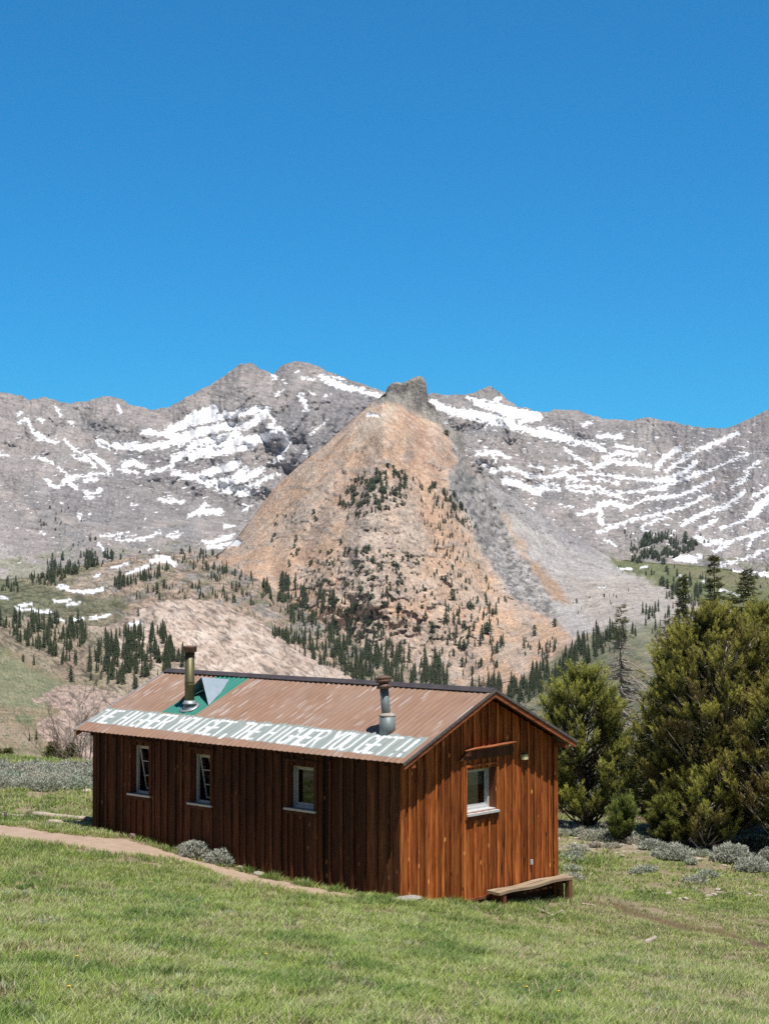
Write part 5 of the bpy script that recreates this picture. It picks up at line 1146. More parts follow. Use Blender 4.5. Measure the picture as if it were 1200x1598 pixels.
def pine(label, px, base_y, d, H, R0, seed, nclump=70, per=75, lo=.04, tone=(.64, .64, .16), tone2=(.045, .06, .018), dead=.0, shape=1.0, ground=True, K=13, csize=1.0, psc=1.0, name='pine_tree', group=None, yshift=0, trunk_r=.11):
    g = np.random.default_rng(seed); r = random.Random(seed)
    X = (px - 600) / F * d; z0 = float(gz(X, d)) if ground else ray(px, base_y)[2] * d
    root = link(name, None); root.location = (X, d, z0); tag(root, label, 'pine tree', group)
    m = MB(); lean = (r.uniform(-.05, .05), r.uniform(-.05, .05))
    tp = [np.array((lean[0] * H * t + .04 * math.sin(5 * t + seed), lean[1] * H * t, H * .93 * t - .15)) for t in np.linspace(0, 1, 9)]
    m.tube(tp, np.linspace(trunk_r, .015, 9), 8, wob=.08)
    link('trunk', m.mesh('trunk', [M_bark], True), root)
    PS, US, CS = [], [], []; mb = MB()
    for i in range(nclump):
        t = lo + (1 - lo) * ((i + r.random()) / nclump) ** 1.0
        prof = (min(1, (t - lo + .05) / .22) ** .5) * math.sqrt(max(0.02, 1 - max(0, (t - .35) / .68) ** 2 * shape))
        a = i * 2.399 + r.uniform(-.5, .5); rad = R0 * prof * r.uniform(.55, 1.05)
        if t > .93: rad = R0 * .25 * r.random()
        c = np.array((math.cos(a) * rad + lean[0] * H * t, math.sin(a) * rad + lean[1] * H * t, H * t * .97))
        sz = R0 * r.uniform(.12, .22) * csize * (1.1 if t < .6 else .85)
        k = int(per * r.uniform(.7, 1.3))
        # upright plumes of shoots on the outer, upper side of the clump
        out = np.array((math.cos(a), math.sin(a), 0)); npl = max(3, int(k / 9)); q = unit(g.normal(size=(npl, 3))); q[:, 2] = np.abs(q[:, 2]) * .9 - .35
        pb = c + q * g.uniform(.5, 1, (npl, 1)) * sz * np.array((1.1, 1.1, .9)) + out * sz * .2
        ax_ = unit(q * .28 + out * .22 + np.array((0, 0, 1.0)) + g.normal(size=(npl, 3)) * .12); pl = g.uniform(.20, .50, (npl, 1)) * psc
        j = np.repeat(np.arange(npl), 13); s_ = np.tile(np.linspace(0, 1, 13), npl)[:, None]; rad_ = unit(g.normal(size=(len(j), 3))); rad_[:, 2] *= .3
        p = pb[j] + ax_[j] * s_ * pl[j] + rad_ * .05 * (1.25 - s_ * .9) - out * .1 * (1 - s_) ** 2; u = unit(ax_[j] * 1.0 + rad_ * .65 * (1.2 - s_ * .8))
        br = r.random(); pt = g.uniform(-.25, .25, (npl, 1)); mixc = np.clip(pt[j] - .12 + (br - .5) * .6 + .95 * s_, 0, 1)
        cc = np.array(tone2) * (1 - mixc) + np.array(tone) * mixc  # dark plume bases put the crown's inner shade into the needle colour
        if dead and r.random() < dead: cc = cc * .5 + np.array((.15, .10, .05))
        PS.append(p); US.append(u); CS.append(cc)
        # limb from the trunk up to the clump
        tb = max(.03, t - r.uniform(.05, .16) - rad / H * .25); b0 = np.array((lean[0] * H * tb, lean[1] * H * tb, H * .93 * tb))
        mid = (b0 + c) / 2 + np.array((0, 0, -.10 * rad)) + g.normal(size=3) * .04
        mb.tube([b0, mid, c, c + (c - mid) * .25], [.032 * (1 - .6 * t) + .006, .02 * (1 - .5 * t) + .004, .009, .003], 5, wob=.1)
        for _ in range(3):
            e = c + (unit(g.normal(size=3)) * np.array((1, 1, .7)) + (0, 0, .3)) * sz * .9; mb.tube([(mid + c) / 2, (c + e) / 2 + .03, e], [.009, .006, .002], 4, cap=False)
    # dead grey twigs
    link('branches', mb.mesh('branches', [M_greybark if dead else M_bark], True), root)
    P, U, C = map(np.concatenate, (PS, US, CS)); P[:, 2] = np.maximum(P[:, 2], .03)
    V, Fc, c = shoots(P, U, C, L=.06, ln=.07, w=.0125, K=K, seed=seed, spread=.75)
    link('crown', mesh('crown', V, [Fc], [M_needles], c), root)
    return root
def spruce(label, px, base_y, top_y, d, R0, seed, nw=26, lo=.12, hi=1.0, tone=(.26, .26, .09), tone2=(.06, .08, .032), bare=None, nb=5, name='spruce_tree', cat='spruce tree', group=None, dens=1.0, trunk_r=.10, grey=False, width_pow=.75, sweep=0):
    g = np.random.default_rng(seed); r = random.Random(seed); X = (px - 600) / F * d
    z0 = float(gz(X, d)) if base_y is None else ray(px, base_y)[2] * d; H = ray(px, top_y)[2] * d - z0
    root = link(name, None); root.location = (X, d, z0); tag(root, label, cat, group)
    m = MB(); tp = [np.array((.03 * math.sin(4 * t + seed), .03 * math.cos(3 * t), H * t - .2)) for t in np.linspace(0, 1, 9)]
    m.tube(tp, np.linspace(trunk_r, .008, 9), 7, wob=.06); link('trunk', m.mesh('trunk', [M_greybark if grey else M_bark], True), root)
    PS, US, CS = [], [], []; mb = MB()
    nw = int(nw * 1.9)
    for k in range(nw):
        t = lo + (hi - lo) * (k + r.random() * 1.2) / nw
        isbare = bare is not None and bare[0] < t < bare[1]
        t = min(t, .985); L0 = R0 * (1 - t) ** width_pow * r.uniform(.75, 1.1) + .06
        for j in range(nb):
            a = k * 1.3 + 6.283 * j / nb + r.uniform(-.3, .3); L_ = L0 * r.uniform(.6, 1.15)
            if not isbare and r.random() < .12: continue
            droop = r.uniform(.0, .25) if not isbare else r.uniform(.1, .7)
            b0 = np.array((0, 0, H * min(.995, t + r.uniform(-.012, .012)))); out = np.array((math.cos(a), math.sin(a), 0))
            pts = [b0, b0 + out * L_ * .5 + (0, 0, -droop * L_ * .35), b0 + out * L_ + (0, 0, -droop * L_ * .6 + .08 * L_)]
            mb.tube(pts, [.014, .009, .003] if not isbare else [.026, .018, .008], 4, cap=False)
            if isbare:
                for q in range(3):
                    s0 = b0 + (pts[2] - b0) * r.uniform(.4, .9); mb.tube([s0, s0 + unit(g.normal(size=3)) * .22 + (0, 0, -.05)], [.005, .002], 3, cap=False)
                continue
            n = int((5 + L_ * 26) * dens); s = g.uniform(.12, 1.0, (n, 1)); p = b0 + (np.array(pts[2]) - b0) * s + np.array((0, 0, -.12 * L_)) * np.sin(s * 3.14)
            lat = np.cross(out, (0, 0, 1)); sp = g.uniform(-1, 1, (n, 1)) * .28 * L_ * (1.15 - s) * 1.6
            p = p + lat * sp + np.array((0, 0, 1)) * g.uniform(-.05, .02, (n, 1))
            u = unit(out * .9 + lat * np.sign(sp) * .6 + g.normal(size=(n, 3)) * .25 + np.array((0, 0, .15)))
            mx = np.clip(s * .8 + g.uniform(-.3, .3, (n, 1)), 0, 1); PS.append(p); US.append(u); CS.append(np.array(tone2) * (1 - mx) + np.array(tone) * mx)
    for q in range(sweep):
        t = r.uniform(.50, .80); s0 = np.array((0, 0, H * t)); w_ = r.uniform(.7, 1.7); dn = r.uniform(.2, .8); yy = r.uniform(-.6, .6)
        pp = [s0, s0 + (w_ * .3, yy * .3, .05 - dn * .1), s0 + (w_ * .65, yy * .7, -dn * .45), s0 + (w_, yy, -dn)]; mb.tube(pp, [.03, .024, .016, .006], 5, cap=False)
        for z in range(3): e = np.array(pp[1 + z % 3]); mb.tube([e, e + (r.uniform(.1, .35), r.uniform(-.1, .1), r.uniform(-.2, .15))], [.012, .005], 4, cap=False)
    link('branches', mb.mesh('branches', [M_greybark if (grey or bare) else M_bark], True), root)
    if PS:
        P, U, C = map(np.concatenate, (PS, US, CS)); V, Fc, c = shoots(P, U, C, L=.10, ln=.055, w=.02, K=8, seed=seed, spread=.7)
        link('crown', mesh('crown', V, [Fc], [M_needles], c), root)
    return root
# trees that stand at the right edge of the terrace
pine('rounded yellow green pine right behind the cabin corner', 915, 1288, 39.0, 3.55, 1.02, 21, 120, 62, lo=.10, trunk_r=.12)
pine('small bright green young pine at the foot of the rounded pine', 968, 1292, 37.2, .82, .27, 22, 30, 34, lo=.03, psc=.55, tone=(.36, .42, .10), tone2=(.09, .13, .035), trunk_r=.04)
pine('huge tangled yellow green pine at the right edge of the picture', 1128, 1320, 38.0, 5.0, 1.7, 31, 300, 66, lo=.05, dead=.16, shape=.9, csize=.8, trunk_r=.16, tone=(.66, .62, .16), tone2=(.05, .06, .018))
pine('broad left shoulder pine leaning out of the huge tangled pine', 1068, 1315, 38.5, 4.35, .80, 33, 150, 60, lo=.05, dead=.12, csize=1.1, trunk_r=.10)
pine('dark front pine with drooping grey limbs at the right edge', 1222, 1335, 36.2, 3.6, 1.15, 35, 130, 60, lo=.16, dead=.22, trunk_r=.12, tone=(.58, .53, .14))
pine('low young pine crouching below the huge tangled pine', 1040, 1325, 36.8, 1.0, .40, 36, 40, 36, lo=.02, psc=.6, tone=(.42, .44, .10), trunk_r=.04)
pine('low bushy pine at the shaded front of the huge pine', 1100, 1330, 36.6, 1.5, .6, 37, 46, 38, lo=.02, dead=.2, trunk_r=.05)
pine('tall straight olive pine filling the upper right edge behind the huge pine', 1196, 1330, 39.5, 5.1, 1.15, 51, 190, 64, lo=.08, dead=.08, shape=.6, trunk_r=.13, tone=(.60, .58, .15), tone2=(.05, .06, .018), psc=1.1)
spruce('tall dark spruce with clear layers above the huge pine', 1113, None, 862, 52, 1.1, 41, 34)
spruce('dense pointed spruce at the upper right edge', 1166, None, 886, 50, 1.5, 42, 34)
spruce('narrow spruce left of the tall layered spruce', 1065, None, 893, 54, .8, 43, 34)
spruce('low pointed spruce between the two tall spruces', 1143, None, 922, 51, .9, 44, 26)
spruce('half dead spruce with green tip and bare grey drooping limbs', 968, None, 942, 56, 1.5, 45, 34, lo=.25, bare=(.50, .86), nb=4, grey=True, trunk_r=.09, name='half_dead_tree', cat='tree', width_pow=.8, dens=.55, sweep=14)
spruce('bare grey dead tree with spiky limbs beside the half dead spruce', 1042, None, 962, 50, 1.2, 46, 22, lo=.3, bare=(0, 2), nb=6, grey=True, name='dead_tree', cat='dead tree', width_pow=.5, sweep=6)
spruce('slender young fir standing in the gap between the two pines', 1004, None, 1145, 44, .5, 47, 20, dens=1.3)
spruce('thin dark fir just left of the huge pine', 1020, None, 1120, 43, .45, 48, 20, dens=1.3)
spruce('small fir hidden in the gap right of the rounded pine', 985, None, 1180, 46, .5, 49, 16, dens=1.2)
# little firs beyond the sage on the left
for i, (px, ty, d, r0, lab) in enumerate([(15, 1168, 64, .3, 'thin little fir beyond the sage, nearest the left edge'), (85, 1158, 62, .55, 'widest little fir beyond the sage left of the bare thicket'), (113, 1158, 66, .38, 'upright little fir between the wide fir and the bare thicket'), (0, 1170, 70, .3, 'little fir cut off by the left edge of the picture'), (98, 1173, 60, .35, 'lowest little fir tucked beside the wide fir')]):
    X = (px - 600) / F * d; spruce(lab, px, 1203, ty, d, r0, 60 + i, 14, lo=.03, dens=1.0, group='little firs beyond the sage', trunk_r=.04, name='fir_tree', cat='fir tree', nb=7)

# ---- bare thicket at the left
def bare_tree(label, px, base_y, d, H, seed, stems=5, spread=.45, mat=None, name='bare_tree', side=0.0):
    r = random.Random(seed); X = (px - 600) / F * d; z0 = ray(px, base_y)[2] * d
    root = link(name, None); root.location = (X, d, z0); tag(root, label, 'bare tree'); allm = []
    def grow(m, p, u, L, rad, lev):
        pts = [p]; n = 5
        for i in range(n):
            u = u + np.array([r.uniform(-.28, .28), r.uniform(-.28, .28), r.uniform(-.05, .2)]); u = u / np.linalg.norm(u); pts.append(pts[-1] + u * L / n)
        m.tube(pts, np.linspace(rad, rad * .35, n + 1), 5 if lev == 0 else 4, cap=False)
        if lev < 3:
            for k in range(r.randint(3, 5) if lev else 5):
                i = r.randint(1, n); v = u * .6 + np.array([r.uniform(-.8, .8), r.uniform(-.8, .8), r.uniform(-.2, .6)]); v = v / np.linalg.norm(v)
                grow(m, pts[i], v, L * r.uniform(.35, .6), rad * .5, lev + 1)
    for s in range(stems):
        m = MB(); a = r.uniform(0, 6.28); u = np.array([math.cos(a) * spread + side, math.sin(a) * spread, 1.0]); grow(m, np.array([r.uniform(-.25, .25), r.uniform(-.25, .25), -.05]), u / np.linalg.norm(u), H * r.uniform(.6, 1), .022 * H / 2, 0)
        link('stem', m.mesh('stem', [mat or M_greybark], True), root)
    return root
M_tan = simple('tan_bare_bark', (.27, .21, .165), .85, nscale=12, var=.35)
bare_tree('bare grey brown bush of forking stems left of the cabin', 104, 1203, 49, 2.1, 3, 5, .18, M_tan)
bare_tree('thinner bare bush against the pink rock beside the cabin', 128, 1203, 48, 2.0, 5, 5, .5, M_greybark, side=.2)
bare_tree('low bare brush at the cabin corner against pink rock', 148, 1203, 47, 1.5, 8, 4, .6, M_tan)
bare_tree('leaning bare stem left of the forking bush', 90, 1200, 51, 1.2, 9, 2, .2, M_darktwig, side=-.12)

# ---- sagebrush
def sage_arrays(seed, rx, rz, n, tone=(.56, .58, .49)):
    g = np.random.default_rng(seed); q = unit(g.normal(size=(n, 3))); q[:, 2] = np.abs(q[:, 2]); rr_ = g.uniform(.3, 1, (n, 1)) ** .5
    lump = 1 + .22 * noise(q[:, 0] * 2.5 + seed, q[:, 1] * 2.5, q[:, 2] * 2.5)
    p = q * rr_ * np.array((rx, rx * .8, rz)) * lump[:, None]; u = unit(q * .6 + np.array((0, 0, .9)) + g.normal(size=(n, 3)) * .3)
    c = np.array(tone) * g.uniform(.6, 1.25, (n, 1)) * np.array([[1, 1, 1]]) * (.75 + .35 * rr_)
    return shoots(p, u, c, L=.05, ln=.045, w=.016, K=7, seed=seed, spread=.9)
def sage_bush(label, px, py, rx, rz, seed, n=900, group=None):
    P = gpos(px, py); root = link('sagebrush', None); root.location = P; tag(root, label, 'sagebrush', group)
    V, Fc, c = sage_arrays(seed, rx, rz, n); link('foliage', mesh('foliage', V, [Fc], [M_sage], c), root)
    m = MB(); r = random.Random(seed)
    for k in range(14):
        a = r.uniform(0, 6.28); e = np.array((math.cos(a) * rx * r.uniform(.3, .8), math.sin(a) * rx * .8 * r.uniform(.3, .8), rz * r.uniform(.5, .95)))
        m.tube([(0, 0, -.03), e * .5 + (0, 0, -.03), e], [.014, .009, .003], 4, cap=False)
    link('stems', m.mesh('stems', [M_darktwig], True), root); return root
sage_bush('silvery sagebrush growing between the path and the shaded wall', 305, 1340, .32, .26, 1, 1100)
sage_bush('silvery sagebrush touching the first one on its right, by the path', 345, 1350, .25, .22, 2, 800)
sage_bush('large grey sagebrush below the dark pine at the right edge', 1142, 1345, .42, .33, 3, 1500)
sage_bush('flat grey sagebrush right of the large one', 1175, 1360, .35, .24, 4, 1100)
sage_bush('medium grey sagebrush on the stony ground under the pines', 1050, 1340, .40, .26, 5, 1300)
sage_bush('small grey sagebrush cut off by the right edge', 1203, 1345, .25, .22, 6, 700)
sage_bush('faint low sagebrush just left of the medium one', 1018, 1326, .28, .17, 7, 700)
# low sage that covers the far edge of the terrace: nobody could count it
g_ = np.random.default_rng(77); SV, SF, SC, nv = [], [], [], 0
def add_sage(x, y, rx, rz, seed, n):
    global nv
    V, Fc, c = sage_arrays(seed, rx, rz, n, (.50 + .08 * R.random(), .52 + .06 * R.random(), .44)); V = V + np.array((x, y, float(gz(x, y)))); SV.append(V); SF.append(Fc + nv); SC.append(c); nv += len(V)
for i in range(150):
    px, py = R.uniform(-60, 175), R.uniform(1203, 1234)
    P = gpos(px, py); add_sage(P[0], P[1], R.uniform(.25, .5), R.uniform(.13, .28), 300 + i, 330)
for i in range(70):
    px = R.uniform(868, 1020); py = R.uniform(1288, 1306) + (px - 868) * .1
    P = gpos(px, py); add_sage(P[0], P[1], R.uniform(.18, .35), R.uniform(.07, .15), 500 + i, 220)
for i in range(26):
    px, py = R.uniform(890, 1240), R.uniform(1310, 1385); P = gpos(px, py); add_sage(P[0], P[1], R.uniform(.12, .25), R.uniform(.05, .10), 600 + i, 140)
o = link('sage_cover', mesh('sage_cover', np.concatenate(SV), [np.concatenate(SF)], [M_sage], np.concatenate(SC))); tag(o, 'grey green sage carpet along the far edge of the meadow', 'sage', kind='stuff')

# ---- grass
def in_cabin(x, y, mg=0.0):
    q = np.stack([x - P0[0], y - P0[1]], -1); r = q @ RD; l = q @ LD
    return (r > -mg) & (r < CW + mg) & (l > -mg) & (l < CL + mg)
def grass_patch(n, y0, y1, hmul, wid, seed, dens_pow=1.0):
    g = np.random.default_rng(seed)
    y = y0 + (y1 - y0) * g.random(n) ** dens_pow; x = g.uniform(-1, 1, n) * (.236 * y + 2.8)
    # gather into tufts
    k = n // 3; j = g.integers(0, k, n); t_ = .05 + .05 * g.random(n); x = np.where(g.random(n) < .6, x[j] + g.normal(size=n) * t_ * .5, x); y = np.where(x == x, np.where(g.random(n) < .6, y[j] + g.normal(size=n) * t_ * .5, y), y)
    z = gz(x, y); px, py = projv(x, y, z)
    ok = ~in_cabin(x, y, .01) & ~path_in(px, py, -1.2)
    br = sst(.22, .42, fbm(x / .7, y / .9, 13, 4)); ok &= g.random(n) > br * .82
    tr = strokemask(px + 6 * fbm(x / 1.1, y / 1.1, 3), py + 3 * fbm(x / .8, y / .8, 4), [(5, [(915,1410),(960,1414),(1010,1432),(1060,1446),(1120,1455),(1180,1475),(1260,1490)])]); ok &= g.random(n) > sst(-1, .6, tr) * .85
    gr = polymask(px + 30 * fbm(x / 2, y / 2, 5), py + 4 * fbm(x / 2, y / 2, 6), [(865,1240),(1010,1240),(1260,1240),(1260,1372),(1150,1350),(1000,1335),(865,1330)], 5); ok &= g.random(n) > gr * .8
    x, y, z, px, py = x[ok], y[ok], z[ok], px[ok], py[ok]; n = len(x)
    ph = fbm(x / .45, y / .45, 5, 3); h = (.072 + .042 * ph + .05 * (g.random(n) ** 3)) * hmul
    big = noise(x / 1.6, y / 2.2, 8)
    meadow = sst(0, 1.5, x - .16 * y + 1.5) * sst(22, 26, y) ; h *= (1 - .35 * meadow) * (1 + .25 * big)
    h = np.clip(h, .02, .24); az = g.random(n) * 6.283; lean = g.uniform(.15, .9, n) * h + .015
    wnd = np.array((.35, -.1)); dx, dy = np.cos(az) * lean + wnd[0] * h * .4, np.sin(az) * lean + wnd[1] * h * .4
    fa = g.random(n) * 3.1416; sx, sy = np.cos(fa) * wid * .5, np.sin(fa) * wid * .5; wv = g.uniform(.6, 1.5, n); sx *= wv; sy *= wv
    b = np.stack([x, y, z - .01], 1); s = np.stack([sx, sy, 0 * sx], 1); mid = b + np.stack([dx * .35, dy * .35, h * .6], 1); tip = b + np.stack([dx, dy, h], 1)
    V = np.stack([b - s, b + s, mid + s * .7, mid - s * .7, tip], 1).reshape(-1, 3)
    i0 = np.arange(n)[:, None] * 5; Q = i0 + [0, 1, 2, 3]; T = i0 + [3, 2, 4]
    m1 = fbm(x / 1.1, y / 1.4, 21, 3); m2 = fbm(x / .5, y / .5, 31, 3)
    c = np.array((.38, .49, .12)) * np.ones((n, 1)); c = lerp3(c, (.48, .58, .22), sst(-.1, .5, m2)); c = lerp3(c, (.19, .31, .075), sst(.05, .35, -m1) * .75)
    sp = .13 + .28 * sst(0, .5, m1) + .25 * sst(.1, .5, fbm(x / .7, y / .9, 13, 4)) + .22 * sst(-.5, 3, x - .05 * y) * (1 - sst(29, 31, y))
    st = (g.random(n) < sp); c = np.where(st[:, None], np.array((.68, .61, .39)) * g.uniform(.7, 1.15, (n, 1)), c * g.uniform(.7, 1.3, (n, 1)))
    col5 = np.repeat(c, 5, 0).reshape(n, 5, 3) * np.array([.8, .8, 1, 1, 1.1])[None, :, None]
    return V, Q, T, col5.reshape(-1, 3)
parts = [grass_patch(530000, 10.5, 20, 1.0, .0085, 1, 1.0), grass_patch(330000, 19.5, 32, 1.0, .010, 2, 1.0), grass_patch(150000, 31, 47, 1.05, .018, 3, 1.0)]
Vs, Qs, Ts, Cs, nv = [], [], [], [], 0
for V, Q, T, c in parts: Vs.append(V); Qs.append(Q + nv); Ts.append(T + nv); Cs.append(c); nv += len(V)
t = NT('grass_blades'); M_grass = t.bsdf(t.attr(), .55, 0, None, .2, .3)
o = link('grass', mesh('grass', np.concatenate(Vs), [np.concatenate(Qs), np.concatenate(Ts)], [M_grass], np.concatenate(Cs))); tag(o, 'short mixed green and straw coloured meadow grass', 'grass', kind='stuff')
def tuft(label, px, py, n, h, rad, seed, tone=(.20, .31, .08), group='tall grass tufts by the cabin and path'):
    g = np.random.default_rng(seed); P = gpos(px, py); a = g.random(n) * 6.283; rr_ = rad * np.sqrt(g.random(n)); x, y = rr_ * np.cos(a), rr_ * np.sin(a)
    hh = h * g.uniform(.5, 1.1, n); b = np.stack([x, y, -.02 + 0 * x], 1); ln = g.uniform(.15, .75, n) * hh; tip = b + np.stack([np.cos(a) * ln, np.sin(a) * ln, hh], 1); mid = b * .5 + tip * .5 + np.stack([-np.cos(a) * ln * .12, -np.sin(a) * ln * .12, hh * .1], 1)
    fa = g.random(n) * 3.14; s = np.stack([np.cos(fa), np.sin(fa), 0 * fa], 1) * .005
    V = np.stack([b - s, b + s, mid + s * .8, mid - s * .8, tip], 1).reshape(-1, 3); i0 = np.arange(n)[:, None] * 5
    c = np.repeat(np.array(tone) * g.uniform(.7, 1.5, (n, 1)), 5, 0)
    o = link('grass_tuft', mesh('grass_tuft', V, [i0 + [0, 1, 2, 3], i0 + [3, 2, 4]], [M_grass], c)); o.location = P; tag(o, label, 'grass tuft', group)
for i, (px, py, n, h, rad, lab) in enumerate([(523, 1396, 160, .2, .10, 'bright grass tuft at the wall where the path ends'), (75, 1296, 120, .16, .12, 'green grass tuft on the far side of the path at left'), (240, 1318, 120, .15, .12, 'grass tuft between the wall stone and the sagebrush'),
        (420, 1374, 160, .17, .16, 'grass tuft at the wall just past the flat pale stone'), (470, 1384, 140, .15, .16, 'grass tuft at the wall below the single pane window'), (385, 1362, 120, .14, .14, 'grass tuft between the sagebrush and the flat pale stone'), (598, 1408, 130, .15, .12, 'grass tuft at the near cabin corner'),
        (700, 1412, 130, .14, .15, 'dry grass tuft below the gable skirting'), (835, 1412, 90, .10, .12, 'green grass tuft under the bench'), (765, 1420, 110, .15, .12, 'grass tuft at the left bench leg'), (165, 1302, 120, .12, .14, 'grass tuft at the far wall corner'), (1008, 1448, 70, .10, .05, 'single dark grass tuft on the right meadow'),
        (690, 1488, 150, .14, .12, 'dense green grass tuft below the gable in the foreground'), (480, 1316 + 90, 60, .14, .1, 'thin grass tuft on the path edge')]):
    tuft(lab, px, py, n, h, rad, 900 + i)

# ---- stones, logs, sticks
def stone(label, px, py, sx, sy, sz, colr, seed, dz=0, name='stone'):
    P = gpos(px, py); bm = bmesh.new(); bmesh.ops.create_icosphere(bm, subdivisions=3, radius=1.0)
    for v in bm.verts:
        c = np.array(v.co); n = 1 + .28 * float(noise(c[0] * 1.3 + seed, c[1] * 1.3, c[2] * 1.3)) + .10 * float(noise(c[0] * 4, c[1] * 4 + seed, c[2] * 4)); q = c * n
        q[2] = min(q[2], .72 + .12 * float(noise(c[0] * 2, seed, 0)))
        v.co = (q[0] * sx, q[1] * sy, q[2] * sz)
    me = bpy.data.meshes.new(name); bm.to_mesh(me); bm.free()
    me.materials.append(simple('stone_surface', colr, .9, nscale=18, var=.35, bump=.6)); o = link(name, me); o.location = P + np.array((0, 0, sz * .25 + dz)); o.rotation_euler = (0, 0, seed)
    tag(o, label, 'stone'); return o
import bmesh
stone('brown rounded stone against the far end of the shaded wall', 213, 1309, .17, .12, .11, (.24, .17, .14), 1.0)
stone('pale flat stone lying by the wall below the single pane window', 404, 1366, .13, .08, .05, (.42, .38, .33), 2.0)
stone('small pale stone right of the sagebrush by the path', 376, 1356, .09, .06, .05, (.42, .38, .33), 2.6)
stone('pinkish stone at the wall near the bright grass tuft', 541, 1391, .10, .07, .06, (.36, .28, .25), 3.0)
stone('large flat grey stone at the near cabin corner', 636, 1408, .26, .15, .08, (.36, .34, .32), 4.0)
stone('lone white stone on the far edge of the left meadow', 136, 1236, .13, .08, .06, (.55, .47, .36), 4.6)
stone('small dark stone at the foot of the gable in the grass', 740, 1420, .09, .06, .05, (.34, .29, .25), 5.0)
stone('white stone by the large sagebrush', 1104, 1330, .12, .08, .06, (.62, .58, .52), 6.0)
rs = random.Random(8)
chip_names = ['on the stony strip']
ch = None
for i in range(70):
    px = rs.uniform(868, 1190); py = 1304 + (px - 868) * .11 + rs.gauss(6, 7); 
    if rs.random() < .3: px, py = rs.uniform(1000, 1190), rs.uniform(1385, 1405)
    P = gpos(px, py); s_ = rs.uniform(.03, .085)
    if ch is None:
        ch = stone('pale flat rock chip scattered on the stony strip below the pines', px, py, 1, .7, .4, (.50, .44, .37), 7.0, name='rock_chip'); o = ch
    else: o = ch.copy(); col.objects.link(o)
    o.scale = (s_, s_, s_); o.location = P + np.array((0, 0, s_ * .15)); o.rotation_euler = (0, 0, rs.random() * 6); o['group'] = 'pale rock chips below the pines'
    o['category'] = 'rock chip'
    o['label'] = 'pale rock chip on the open meadow right of the bench' if py > 1380 else 'pale flat rock chip scattered on the stony strip below the pines'
def log(label, pts, rad, mat, name='log', lift=.5, cat='log'):
    w = [gpos(*p) for p in pts]; m = MB(); w = [q + np.array((0, 0, rad * lift)) for q in w]
    q = [w[0] + (w[-1] - w[0]) * t for t in np.linspace(0, 1, 7)]; q = [a + np.array((0, 0, .01 * math.sin(3 * i))) for i, a in enumerate(q)]
    o0 = q[0].copy(); m.tube([a - o0 for a in q], rad * np.linspace(1.1, .8, 7), 8, (1.0, .4, .5), wob=.12); o = link(name, m.mesh(name, [mat], True)); o.location = o0; tag(o, label, cat); return o
M_driftwood = simple('bleached_wood', (.45, .38, .31), .85, nscale=20, var=.3, bump=.4)
log('long bleached grey log lying left of the cabin', [(52, 1274), (150, 1283)], .06, M_driftwood)
log('shorter bleached log lying in front of the long one', [(75, 1285), (150, 1289)], .045, M_driftwood)
log('thin dark rail leading to the left edge of the picture', [(-10, 1272), (46, 1276)], .03, M_driftwood)
for i, (px, lab) in enumerate([(10, 'short dark stake nearer the left edge'), (45, 'short dark stake at the end of the long bleached log')]):
    P = gpos(px, 1279); m = MB(); m.tube([(0, 0, -.05), (-.02, 0, .14)], [.035, .03], 7); o = link('stake', m.mesh('stake', [M_darktwig], True)); o.location = P; tag(o, lab, 'stake', 'stakes left of the cabin')
rs = random.Random(5)
for i, (pa, pb, rad, lab) in enumerate([((822, 1438), (832, 1447), .022, 'short stubby stick at the left of the stick pile'), ((833, 1420), (862, 1432), .025, 'thick forked stick in front of the bench'), ((858, 1434), (878, 1424), .022, 'upturned pale stick at the right of the stick pile'),
      ((848, 1440), (882, 1436), .014, 'thin dry twig lying across the stick pile'), ((846, 1448), (874, 1453), .014, 'straight pale stick lying alone below the pile'), ((905, 1412), (928, 1415), .014, 'thin pale stick right of the bench'),
      ((782, 1412), (816, 1403), .026, 'long pale stick under the left of the bench'), ((832, 1406), (852, 1400), .03, 'grey stick under the middle of the bench')]):
    log(lab, [pa, pb], rad, M_driftwood, 'stick', 1.2, 'stick')
log('short broken wood chunk lying alone on the right meadow', [(1008, 1476), (1024, 1468)], .04, M_driftwood, 'wood_chunk', 1, 'wood chunk')
wd = random.Random(12); SV, SQ, ST, SC, nv = [], [], [], [], 0
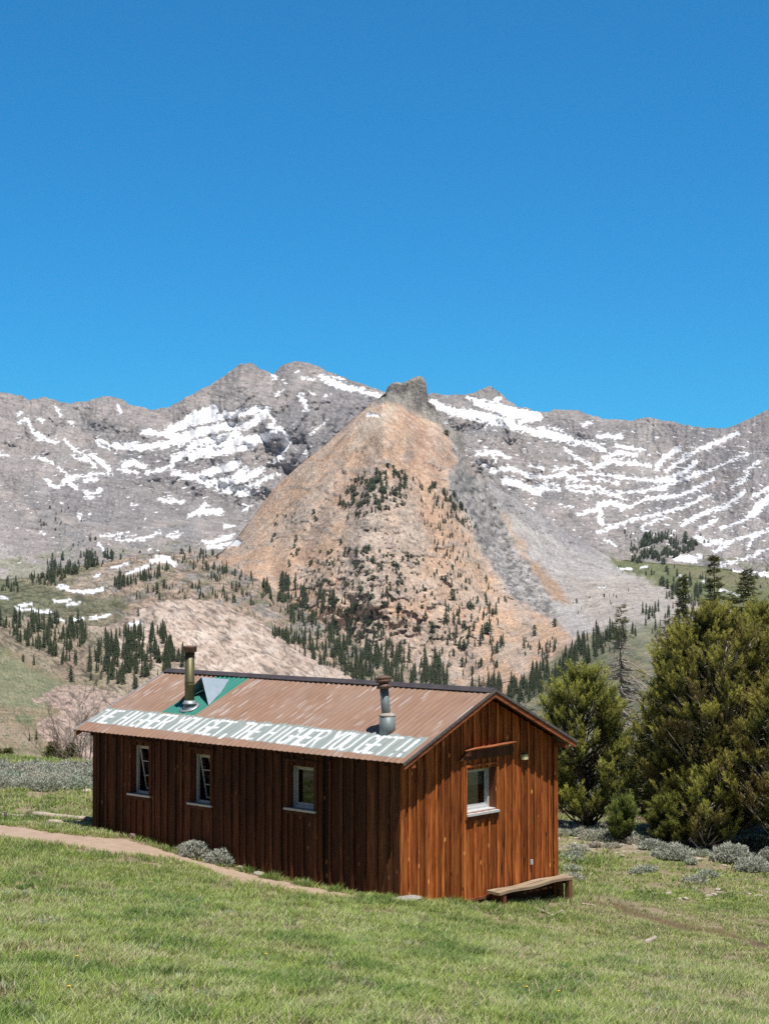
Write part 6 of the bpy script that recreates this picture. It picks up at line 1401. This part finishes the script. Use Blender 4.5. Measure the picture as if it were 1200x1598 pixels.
for i in range(260):        # broad leaved herbs mixed through the turf: part of the ground cover
    y = wd.uniform(11, 24); x = wd.uniform(-1, 1) * .24 * y; px, py = projv(x, y, gz(x, y))
    if path_in(np.array([px]), np.array([py]), 2)[0] or in_cabin(np.array(x), np.array(y), .05): continue
    n = wd.randint(16, 40); a = np.array([wd.uniform(0, 6.28) for _ in range(n)]); L_ = np.array([wd.uniform(.05, .12) for _ in range(n)]); rr_ = np.array([wd.uniform(0, .07) for _ in range(n)]); rs_ = np.array([wd.uniform(.3, 1.2) for _ in range(n)])
    b = np.stack([x + rr_ * np.cos(a), y + rr_ * np.sin(a), np.full(n, float(gz(x, y)))], 1); d = np.stack([np.cos(a), np.sin(a), rs_ * 1.3], 1); d = d / np.linalg.norm(d, axis=1)[:, None]; tip = b + d * L_[:, None]; mid = (b + tip) / 2; s_ = np.stack([-np.sin(a), np.cos(a), 0 * a], 1) * .009
    SV.append(np.stack([b - s_ * .5, b + s_ * .5, mid + s_, mid - s_, tip], 1).reshape(-1, 3)); i0 = np.arange(n)[:, None] * 5 + nv; SQ.append(i0 + [0, 1, 2, 3]); ST.append(i0 + [3, 2, 4]); nv += n * 5
    t_ = wd.random(); base = np.array((.10, .20, .05)) if t_ < .45 else (np.array((.32, .36, .26)) if t_ < .8 else np.array((.42, .34, .2))); SC.append(np.repeat(base * np.array([[wd.uniform(.8, 1.3)] for _ in range(n)]), 5, 0))
o = link('meadow_herbs', mesh('meadow_herbs', np.concatenate(SV), [np.concatenate(SQ), np.concatenate(ST)], [M_grass], np.concatenate(SC))); tag(o, 'broad leaved green and grey herbs scattered through the turf', 'herbs', kind='stuff')
# dandelions
def dandelion(px, py, lab):
    P = gpos(px, py); root = link('dandelion', None); root.location = P; m = MB(); m.tube([(0, 0, 0), (.005, 0, .075)], [.003, .002], 4); link('stem', m.mesh('stem', [M_grass]), root)
    m = MB(); V = [(0, 0, .078)]; 
    for k in range(12): a = k * .5236; V.append((.017 * math.cos(a) * (1 - .15 * (k % 2)), .017 * math.sin(a), .082 + .003 * (k % 2)))
    m.add(V + [(0, 0, .070)], [(0, 1 + k, 1 + (k + 1) % 12) for k in range(12)] + [(13, 1 + (k + 1) % 12, 1 + k) for k in range(12)]); link('flower_head', m.mesh('flower_head', [simple('yellow_petals', (.85, .60, .03), .6)]), root)
    tag(root, lab, 'flower', 'yellow dandelions in the grass')
for px, py, w_ in [(120, 1507, 'far left in the foreground'), (108, 1556, 'near the lower left bare patch'), (415, 1502, 'just left of the middle foreground'), (822, 1554, 'at the lower middle right, left one of a pair'), (872, 1561, 'at the lower middle right, right one of a pair'), (235, 1385, 'below the path at left'), (300, 1422, 'in the lit grass below the sagebrush')]:
    dandelion(px, py, 'tiny yellow dandelion ' + w_)
# ------------------------------------------------------------------ mountain air
hm = NT('haze_air'); pv_ = hm.n('ShaderNodeVolumePrincipled'); pv_.inputs['Color'].default_value = (.75, .85, 1, 1); pv_.inputs['Density'].default_value = .000035; pv_.inputs['Anisotropy'].default_value = .2
hm.t.links.new(pv_.outputs[0], hm.out.inputs['Volume'])
m = MB(); m.box((-3600, -60, -1200), (3600, 4200, 420)); o = link('haze', m.mesh('haze', [hm.m])); tag(o, kind='stuff')
